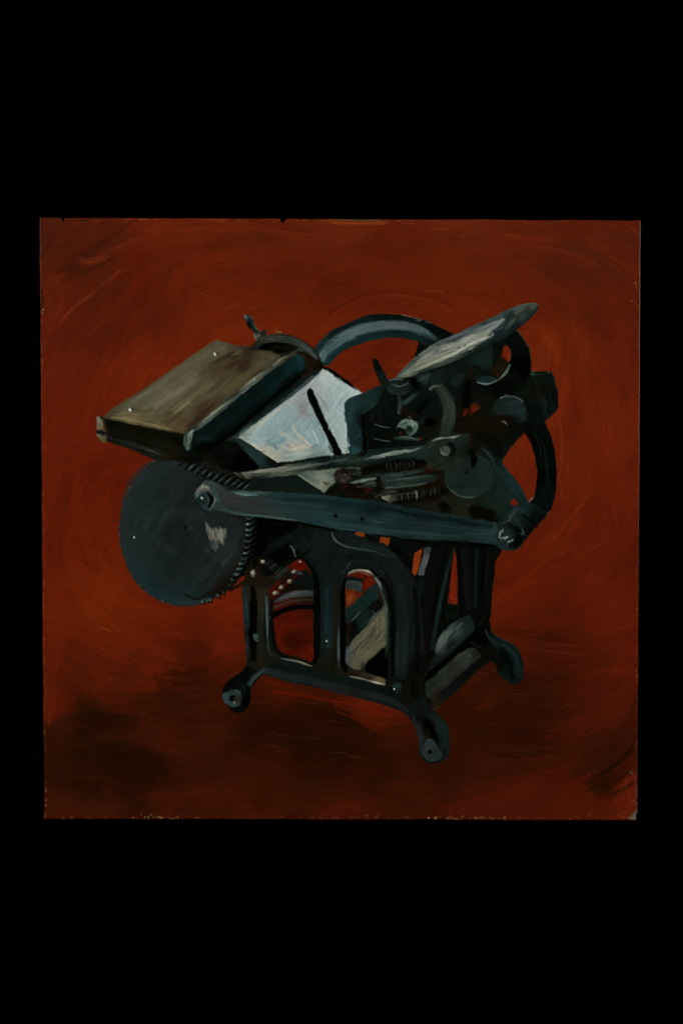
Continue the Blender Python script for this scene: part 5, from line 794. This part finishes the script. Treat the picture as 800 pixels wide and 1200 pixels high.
hl([(311.5,700),(313,720),(313.5,745)],2,['34424a','3c4c53','36444a'],PID['side_frame'],.8); hl([(287.5,700),(289,720),(289.5,738)],2.2,['1c2c33','22363f','1b2b32'],PID['side_frame'],.8); hl([(396.5,738),(396.5,755),(397,772)],2,['2c3539','46525a','38434a'],PID['side_frame'],.8)
for q_ in range(7):
    x_ = 452 + q_ * 5.2 + random.uniform(-1.2, 1.2); hl([(x_, 543.5 - q_ * .5), (x_ + random.uniform(-1, 2.5), 547 - q_ * .5), (x_ + random.uniform(-.5, 1.5), 551 - q_ * .5)], random.uniform(.8, 1.3), random.choice(['2a302e', '303634', '222826']), PID['return_spring'], .8)
for q_ in range(9):
    x_ = 466 + q_ * 5.4 + random.uniform(-1.2, 1.2); hl([(x_, 580 - q_ * .8), (x_ + random.uniform(-.5, 1.5), 586 - q_ * .8)], random.uniform(.8, 1.4), random.choice(['2a302e', '343a36', '222826']) if q_ != 4 else '62625a', PID['return_spring'], .8)
# the hand is never quite steady
wx_ = XX + .38 * noise(XX / 6, YY / 6) + .22 * noise(XX / 2.4 + 31, YY / 2.4); wy_ = YY + .38 * noise(XX / 6 + 77, YY / 6 + 5) + .22 * noise(XX / 2.4, YY / 2.4 + 61)
fx = np.clip((wx_ - X0) * S - .5, 0, W - 1.001); fy = np.clip((wy_ - Y0) * S - .5, 0, H - 1.001)
i_ = fx.astype(int); j_ = fy.astype(int); a_ = (fx - i_); b_ = (fy - j_)
def warp(A):
    aa, bb = (a_[..., None], b_[..., None]) if A.ndim == 3 else (a_, b_)
    return ((A[j_, i_] * (1 - aa) + A[j_, i_ + 1] * aa) * (1 - bb) + (A[j_ + 1, i_] * (1 - aa) + A[j_ + 1, i_ + 1] * aa) * bb).astype(np.float32)
C = warp(C); Z = warp(Z); ID = ID[np.round(fy).astype(int), np.round(fx).astype(int)]
# small breaks and softness shared by the whole film
def blur(A, k):
    B = A.copy()
    for ax in (0, 1):
        B = (np.roll(B, 1, ax) * k + B * (1 - 2 * k) + np.roll(B, -1, ax) * k)
    return B
Cb = C.copy()
for _ in range(7): Cb = blur(Cb, .25)
am = np.where(ID > 0, .42, .4)[..., None].astype(np.float32); am = np.where((ID == PID['paper_sheet'])[..., None], .3, am); am = np.where((ID == PID['feed_board'])[..., None], .1, am)
C = np.clip(C + am * (C - Cb), .003, 1)
for nm_, kk in (('feed_board', (1.12, 1.15, 1.13)), ('ink_disc', (.94, .98, .97))):
    m_ = (ID == PID[nm_]) & (C.mean(-1) > .16); C[m_] = C[m_] * np.array(kk, np.float32)
inside = (ID == 0) & (XX > 312) & (XX < 470) & (YY > 650) & (YY < 790); C[inside] = C[inside] * np.array([.88, .88, .9], np.float32)
m_ = (ID == PID['gear_wheel']) | (ID == PID['connecting_rod']); C[m_] = C[m_] * np.array([1.06, 1.07, 1.09], np.float32)
C = blur(C, .05)
d_ = C[..., 2] - C[..., 1]; C[..., 2] = np.where(d_ > 0, C[..., 1] + d_ * .28, C[..., 2])   # cool paints lean to green
lum = C.mean(-1); dk = np.exp(-lum / .13)[..., None]; C = np.clip(C - np.array([.017, .018, .022], np.float32) * dk, .004, 1)
lum = C.mean(-1); d2 = np.exp(-(lum / .13) ** 2)[..., None] * (ID > 0)[..., None]; C = np.clip(C - np.array([.008, .017, .026], np.float32) * d2, .003, 1)
pm = blur(blur((ID == PID['paper_sheet']).astype(np.float32), .2), .2)[..., None]; C = C * (1 + .06 * pm * np.array([.6, 1.05, .9], np.float32))
g = fbm(XX / 2.3, YY / 2.3); C *= (1 + .05 * g)[..., None]
Z = blur(Z, .15) + .02 * noise(XX / .9, YY / .9) + .05 * fbm(XX / 4, YY / 4)
Z = np.clip(Z, -1.0, 3.0)

# ---------------------------------------------------------------- outline of the panel
def edges():
    t = lambda u: noise(np.float32(u) / 40, np.float32(3.3)) * .45 + noise(np.float32(u) / 11, np.float32(3.3)) * .22 + noise(np.float32(u) / 2.9, np.float32(8.8)) * .1
    top = lambda x: 255.2 + (x - 47) / 703 * 3.2 + t(x)
    bot = lambda x: 959.6 + (x - 52) / 694 * 1.6 + t(x + 900) * .8
    lef = lambda y: 47.0 + (y - 256) / 704 * 5.0 + t(y + 400) * 1.1 + (-1.0 if 300 < y < 345 else 0) * .6
    rig = lambda y: 750.2 - (y - 259) / 702 * 4.0 + t(y + 1700) * .6 - (1.5 if y > 952 else 0)
    return top, bot, lef, rig
TOP, BOT, LEF, RIG = edges()
NOTCH = [[(72, 250), (72.3, 259), (74.2, 261), (75.6, 258.5), (76, 250)], [(327, 250), (328.5, 258.5), (330, 261), (331, 263.5), (332.6, 260), (335, 258), (335.5, 250)]]
def inpoly(P, X, Y):
    ins = np.zeros(X.shape, bool)
    for i in range(len(P)):
        (ax, ay), (bx, by) = P[i], P[(i + 1) % len(P)]
        if ay != by: ins ^= ((ay > Y) != (by > Y)) & (X < (bx - ax) * (Y - ay) / (by - ay) + ax)
    return ins

# ---------------------------------------------------------------- scene helpers
scene = bpy.context.scene; col_ = scene.collection
def w2(x, y): return (x - CX) * PX, (CY - y) * PX
BOARD_T = 0.0055
def link(name, me, parent=None):
    o = bpy.data.objects.new(name, me); col_.objects.link(o)
    if parent: o.parent = parent
    return o

def paint_material(name, rough, bump, spec):
    m = bpy.data.materials.new(name); m.use_nodes = True
    nt = m.node_tree; b = nt.nodes['Principled BSDF']
    at = nt.nodes.new('ShaderNodeAttribute'); at.attribute_name = 'pigment'
    tc = nt.nodes.new('ShaderNodeTexCoord'); mp = nt.nodes.new('ShaderNodeMapping'); mp.inputs['Scale'].default_value = (1, 1, 1)
    nz = nt.nodes.new('ShaderNodeTexNoise'); nz.inputs['Scale'].default_value = 2600; nz.inputs['Detail'].default_value = 3
    mr = nt.nodes.new('ShaderNodeMapRange'); mr.inputs['To Min'].default_value = .90; mr.inputs['To Max'].default_value = 1.10
    mx = nt.nodes.new('ShaderNodeMix'); mx.data_type = 'RGBA'; mx.blend_type = 'MULTIPLY'; mx.inputs['Factor'].default_value = 1
    nt.links.new(tc.outputs['Object'], mp.inputs['Vector']); nt.links.new(mp.outputs['Vector'], nz.inputs['Vector'])
    nt.links.new(nz.outputs['Fac'], mr.inputs['Value']); nt.links.new(at.outputs['Color'], mx.inputs['A']); nt.links.new(mr.outputs['Result'], mx.inputs['B'])
    nt.links.new(mx.outputs['Result'], b.inputs['Base Color'])
    n2 = nt.nodes.new('ShaderNodeTexNoise'); n2.inputs['Scale'].default_value = 160; n2.inputs['Detail'].default_value = 4
    r2 = nt.nodes.new('ShaderNodeMapRange'); r2.inputs['To Min'].default_value = rough - .1; r2.inputs['To Max'].default_value = rough + .12
    nt.links.new(tc.outputs['Object'], n2.inputs['Vector']); nt.links.new(n2.outputs['Fac'], r2.inputs['Value']); nt.links.new(r2.outputs['Result'], b.inputs['Roughness'])
    bp = nt.nodes.new('ShaderNodeBump'); bp.inputs['Strength'].default_value = bump; bp.inputs['Distance'].default_value = .00004
    nt.links.new(nz.outputs['Fac'], bp.inputs['Height']); nt.links.new(bp.outputs['Normal'], b.inputs['Normal'])
    b.inputs['Specular IOR Level'].default_value = spec
    return m
M_GROUND = paint_material('red_oil_paint', .26, .2, .14)
M_PRESS = paint_material('dark_oil_paint', .24, .2, .10)

def srgb2lin(c): return np.where(c <= .04045, c / 12.92, ((c + .055) / 1.055) ** 2.4)

# ---------------------------------------------------------------- the painting
painting = bpy.data.objects.new('painting', None); col_.objects.link(painting)
painting.location = (0, 0, 0); painting.empty_display_size = .05
painting['label'] = 'square oil painting of a dark printing press on rust red, lying on black cloth'
painting['category'] = 'painting'

# board
out = []
for x in np.arange(47.6, 749.5, 2.0):
    P = NOTCH[0] if 72 <= x <= 76.5 else NOTCH[1] if 327 <= x <= 336 else None
    y = float(TOP(x))
    if P is not None:
        lo = [q for q in P[1:-1]]; xs = [q[0] for q in lo]; ys = [q[1] for q in lo]
        y = max(y, float(np.interp(x, xs, ys)))
    out.append((x, y))
out += [(float(RIG(y)), y) for y in np.arange(260, 959.5, 2.0)]
out += [(x, float(BOT(x))) for x in np.arange(745, 52.5, -2.0)]
out += [(float(LEF(y)), y) for y in np.arange(958, 256.5, -2.0)]
n = len(out); vs = []; fs = []
cxp, cyp = 399, 608
for k, (zz, sh) in enumerate([(BOARD_T - .00012, .9985), (BOARD_T - .0006, .9995), (.0006, .9985), (.0001, .996)]):
    for (x, y) in out:
        a, b_ = w2(cxp + (x - cxp) * sh, cyp + (y - cyp) * sh); vs.append((a, b_, zz))
for k in range(3):
    for i in range(n): j = (i + 1) % n; fs.append((k * n + i, (k + 1) * n + i, (k + 1) * n + j, k * n + j))
fs.append(tuple(range(n))); fs.append(tuple(range(4 * n - 1, 3 * n - 1, -1)))
me = bpy.data.meshes.new('board'); me.from_pydata(vs, [], fs); me.update()
mb = bpy.data.materials.new('hardboard'); mb.use_nodes = True; nt = mb.node_tree; b = nt.nodes['Principled BSDF']
nz = nt.nodes.new('ShaderNodeTexNoise'); nz.inputs['Scale'].default_value = 220; nz.inputs['Detail'].default_value = 6
rp = nt.nodes.new('ShaderNodeValToRGB'); rp.color_ramp.elements[0].color = (.05, .022, .01, 1); rp.color_ramp.elements[1].color = (.14, .07, .03, 1)
nt.links.new(nz.outputs['Fac'], rp.inputs['Fac']); nt.links.new(rp.outputs['Color'], b.inputs['Base Color']); b.inputs['Roughness'].default_value = .8
me.materials.append(mb); link('board', me, painting)

# paint film grid, following the panel's outline
GW = int((750 - 47) * S); GH = int((960 - 256) * S)
U = np.linspace(0, 1, GW + 1); V = np.linspace(0, 1, GH + 1)
xt = 47 + U * 703; yt = 256 + V * 704
topv = np.array([float(TOP(x)) for x in xt]); botv = np.array([float(BOT(x)) for x in xt])
lefv = np.array([float(LEF(y)) for y in yt]); rigv = np.array([float(RIG(y)) for y in yt])
GX = lefv[:, None] * (1 - U[None]) + rigv[:, None] * U[None]
GY = topv[None] * (1 - V[:, None]) + botv[None] * V[:, None]
def sample(A, X, Y):
    fx = np.clip((X - X0) * S - .5, 0, W - 1.001); fy = np.clip((Y - Y0) * S - .5, 0, H - 1.001)
    i = fx.astype(int); j = fy.astype(int); a = fx - i; b = fy - j
    if A.ndim == 3: a = a[..., None]; b = b[..., None]
    return (A[j, i] * (1 - a) + A[j, i + 1] * a) * (1 - b) + (A[j + 1, i] * (1 - a) + A[j + 1, i + 1] * a) * b
VC = srgb2lin(np.clip(sample(C, GX, GY), 0, 1)) / KE
VZ = sample(Z, GX, GY)
ed = np.minimum(np.minimum(GX - lefv[:, None], rigv[:, None] - GX), np.minimum(GY - topv[None], botv[None] - GY))
VZ = VZ - np.clip(1.2 - ed, 0, 1.2) ** 2 * .35                  # paint thins and rounds over at the edge
PXs = (GX - CX) * PX; PYs = (CY - GY) * PX; PZs = BOARD_T + VZ * PX * RELIEF
cxx = (GX[:-1, :-1] + GX[1:, 1:]) / 2; cyy = (GY[:-1, :-1] + GY[1:, 1:]) / 2
ci = np.clip(((cxx - X0) * S).astype(int), 0, W - 1); cj = np.clip(((cyy - Y0) * S).astype(int), 0, H - 1)
FID = ID[cj, ci].copy()
for P in NOTCH: FID[inpoly(P, cxx, cyy)] = -1
vi = np.arange((GW + 1) * (GH + 1)).reshape(GH + 1, GW + 1)
Q = np.stack([vi[:-1, :-1], vi[1:, :-1], vi[1:, 1:], vi[:-1, 1:]], -1)
# shared normals keep the film seamless where two patches of paint meet
gy, gx = np.gradient(PZs); dxm = PX / S
NX = -gx / dxm; NY = gy / dxm; NZ = np.ones_like(NX); ln = np.sqrt(NX * NX + NY * NY + 1)
NRM = np.stack([NX / ln, NY / ln, NZ / ln], -1).reshape(-1, 3)
P3 = np.stack([PXs, PYs, PZs], -1).reshape(-1, 3).astype(np.float32)
C4 = np.concatenate([VC, np.ones(VC.shape[:2] + (1,))], -1).reshape(-1, 4).astype(np.float32)
objs = {}
def film(name, pid, parent, mat):
    f = Q[FID == pid]
    if len(f) == 0: print('EMPTY', name); return None
    used, inv = np.unique(f.reshape(-1), return_inverse=True)
    me = bpy.data.meshes.new(name); me.vertices.add(len(used)); me.vertices.foreach_set('co', P3[used].reshape(-1))
    nl = len(f) * 4; me.loops.add(nl); me.loops.foreach_set('vertex_index', inv.astype(np.int32).reshape(-1))
    me.polygons.add(len(f)); me.polygons.foreach_set('loop_start', np.arange(0, nl, 4, dtype=np.int32))
    me.polygons.foreach_set('use_smooth', np.ones(len(f), bool))
    me.update(calc_edges=True)
    at = me.color_attributes.new('pigment', 'FLOAT_COLOR', 'POINT'); at.data.foreach_set('color', C4[used].reshape(-1))
    me.normals_split_custom_set_from_vertices(NRM[used].tolist())
    me.materials.append(mat); o = link(name, me, parent); objs[name] = o; return o
def components(mask):
    """label the 4-connected pieces of a mask by run-length union"""
    lab = np.zeros(mask.shape, np.int32); par = [0]
    def find(a):
        while par[a] != a: par[a] = par[par[a]]; a = par[a]
        return a
    prev = []
    for j in range(mask.shape[0]):
        d = np.diff(np.concatenate([[0], mask[j].astype(np.int8), [0]])); st = np.where(d == 1)[0]; en = np.where(d == -1)[0]
        cur = []; k = 0
        for a, b in zip(st, en):
            ids = [l for (pa, pb, l) in prev if pa < b and pb > a]
            if ids:
                r = find(ids[0])
                for l in ids[1:]: par[find(l)] = r
            else: par.append(len(par)); r = len(par) - 1
            lab[j, a:b] = r; cur.append((a, b, r))
        prev = cur
    root = np.array([find(i) if i else 0 for i in range(len(par))]); return root[lab]
def border_id(m, own):
    cnt = {}
    j, i = np.where(m)
    for dj, di in ((0, 1), (0, -1), (1, 0), (-1, 0)):
        q = FID[np.clip(j + dj, 0, FID.shape[0] - 1), np.clip(i + di, 0, FID.shape[1] - 1)]
        for v, c in zip(*np.unique(q[(q != own) & (q >= 0)], return_counts=True)): cnt[int(v)] = cnt.get(int(v), 0) + int(c)
    return max(cnt, key=cnt.get) if cnt else own
SMALL = {'background_paint': 90, 'printing_press': 500}
for rnd in range(3):                                # crumbs of a colour join the patch round them
    for i, nm in enumerate(PARTS):
        L_ = components(FID == i); u, c = np.unique(L_[L_ > 0], return_counts=True)
        if len(c) == 0: continue
        for uu, cc in zip(u, c):
            if cc < max(SMALL.get(nm, 220), 0) and cc < c.max():
                m = L_ == uu; FID[m] = border_id(m, i)
NEXT = len(PARTS); PIECES = {}
for i, nm in enumerate(PARTS):
    L_ = components(FID == i); u, c = np.unique(L_[L_ > 0], return_counts=True); PIECES[nm] = []
    for uu in u[np.argsort(-c)]: FID[L_ == uu] = NEXT; PIECES[nm].append(NEXT); NEXT += 1
for q in PIECES['background_paint']: film('background_paint', q, painting, M_GROUND)
press = film('printing_press', PIECES['printing_press'][0], painting, M_PRESS)
for q in PIECES['printing_press'][1:]: film('machine_bed', q, press, M_PRESS)
LAB = {'ink_disc': 'pale grey tilted ink disc', 'paper_sheet': 'white sheet of paper', 'feed_board': 'grey brown slanted board with dark side',
       'gear_wheel': 'large slate grey toothed wheel with a pale scuff', 'flywheel': 'blue grey wheel rim behind the press'}
KIND = {'front_foot': 'foot', 'rear_foot': 'foot', 'left_foot': 'foot', 'lower_crossbar': 'crossbar'}
for i, nm in enumerate(PARTS):
    if i < 2: continue
    for k, q in enumerate(PIECES[nm]):
        o = film(KIND.get(nm, nm), q, press, M_PRESS)
        if o is not None and nm in LAB and k == 0: o['label'] = LAB[nm]

# ---------------------------------------------------------------- black cloth under the panel
g = 90; vs = []; fs = []
for j in range(g + 1):
    for i in range(g + 1):
        x = (i / g - .5) * 2.4; y = (j / g - .5) * 2.4
        vs.append((x, y, -.0006 + float(noise(np.float32(x * 9), np.float32(y * 9))) * .0005))
for j in range(g):
    for i in range(g): a = j * (g + 1) + i; fs.append((a, a + 1, a + g + 2, a + g + 1))
me = bpy.data.meshes.new('backdrop'); me.from_pydata(vs, [], fs); me.polygons.foreach_set('use_smooth', [True] * len(fs)); me.update()
mv = bpy.data.materials.new('black_velvet'); mv.use_nodes = True; nt = mv.node_tree; b = nt.nodes['Principled BSDF']
nz = nt.nodes.new('ShaderNodeTexNoise'); nz.inputs['Scale'].default_value = 300; nz.inputs['Detail'].default_value = 5
rp = nt.nodes.new('ShaderNodeValToRGB'); rp.color_ramp.elements[0].color = (.0001, .0001, .0001, 1); rp.color_ramp.elements[1].color = (.0006, .0006, .0006, 1)
nt.links.new(nz.outputs['Fac'], rp.inputs['Fac']); nt.links.new(rp.outputs['Color'], b.inputs['Base Color']); b.inputs['Roughness'].default_value = 1; b.inputs['Specular IOR Level'].default_value = 0
me.materials.append(mv); bd = link('backdrop', me); bd['kind'] = 'structure'; bd['label'] = 'plain black cloth under and around the painting'

# ---------------------------------------------------------------- light and camera
wd = bpy.data.worlds.new('World'); scene.world = wd; wd.use_nodes = True
wd.node_tree.nodes['Background'].inputs['Color'].default_value = (.5, .55, .6, 1); wd.node_tree.nodes['Background'].inputs['Strength'].default_value = .015
from mathutils import Vector
def lamp(name, loc, size, power, colr):
    L = bpy.data.lights.new(name, 'AREA'); L.shape = 'RECTANGLE'; L.size = size[0]; L.size_y = size[1]; L.energy = power; L.color = colr
    o = bpy.data.objects.new(name, L); col_.objects.link(o); o.location = loc
    o.rotation_euler = (Vector((0, 0, 0)) - Vector(loc)).to_track_quat('-Z', 'Y').to_euler(); return o
lamp('copy_lamp', (-1.5, .75, 1.15), (.35, .35), LP * 1.0, (1, .985, .95))
lamp('copy_lamp', (1.6, .35, 1.25), (.35, .35), LP * .75, (1, .985, .95))

cam = bpy.data.cameras.new('camera'); co = bpy.data.objects.new('camera', cam); col_.objects.link(co)
cam.sensor_fit = 'VERTICAL'; cam.sensor_height = 36; cam.sensor_width = 24; cam.lens = 85
co.location = (0, 0, BOARD_T + 1200 * PX * 85 / 36); co.rotation_euler = (0, 0, 0); cam.clip_start = .05; cam.clip_end = 50
scene.camera = co
vs_ = scene.view_settings; scene.display_settings.display_device = 'sRGB'
vs_.view_transform = 'Standard'; vs_.look = 'None'; vs_.exposure = 0; vs_.gamma = 1
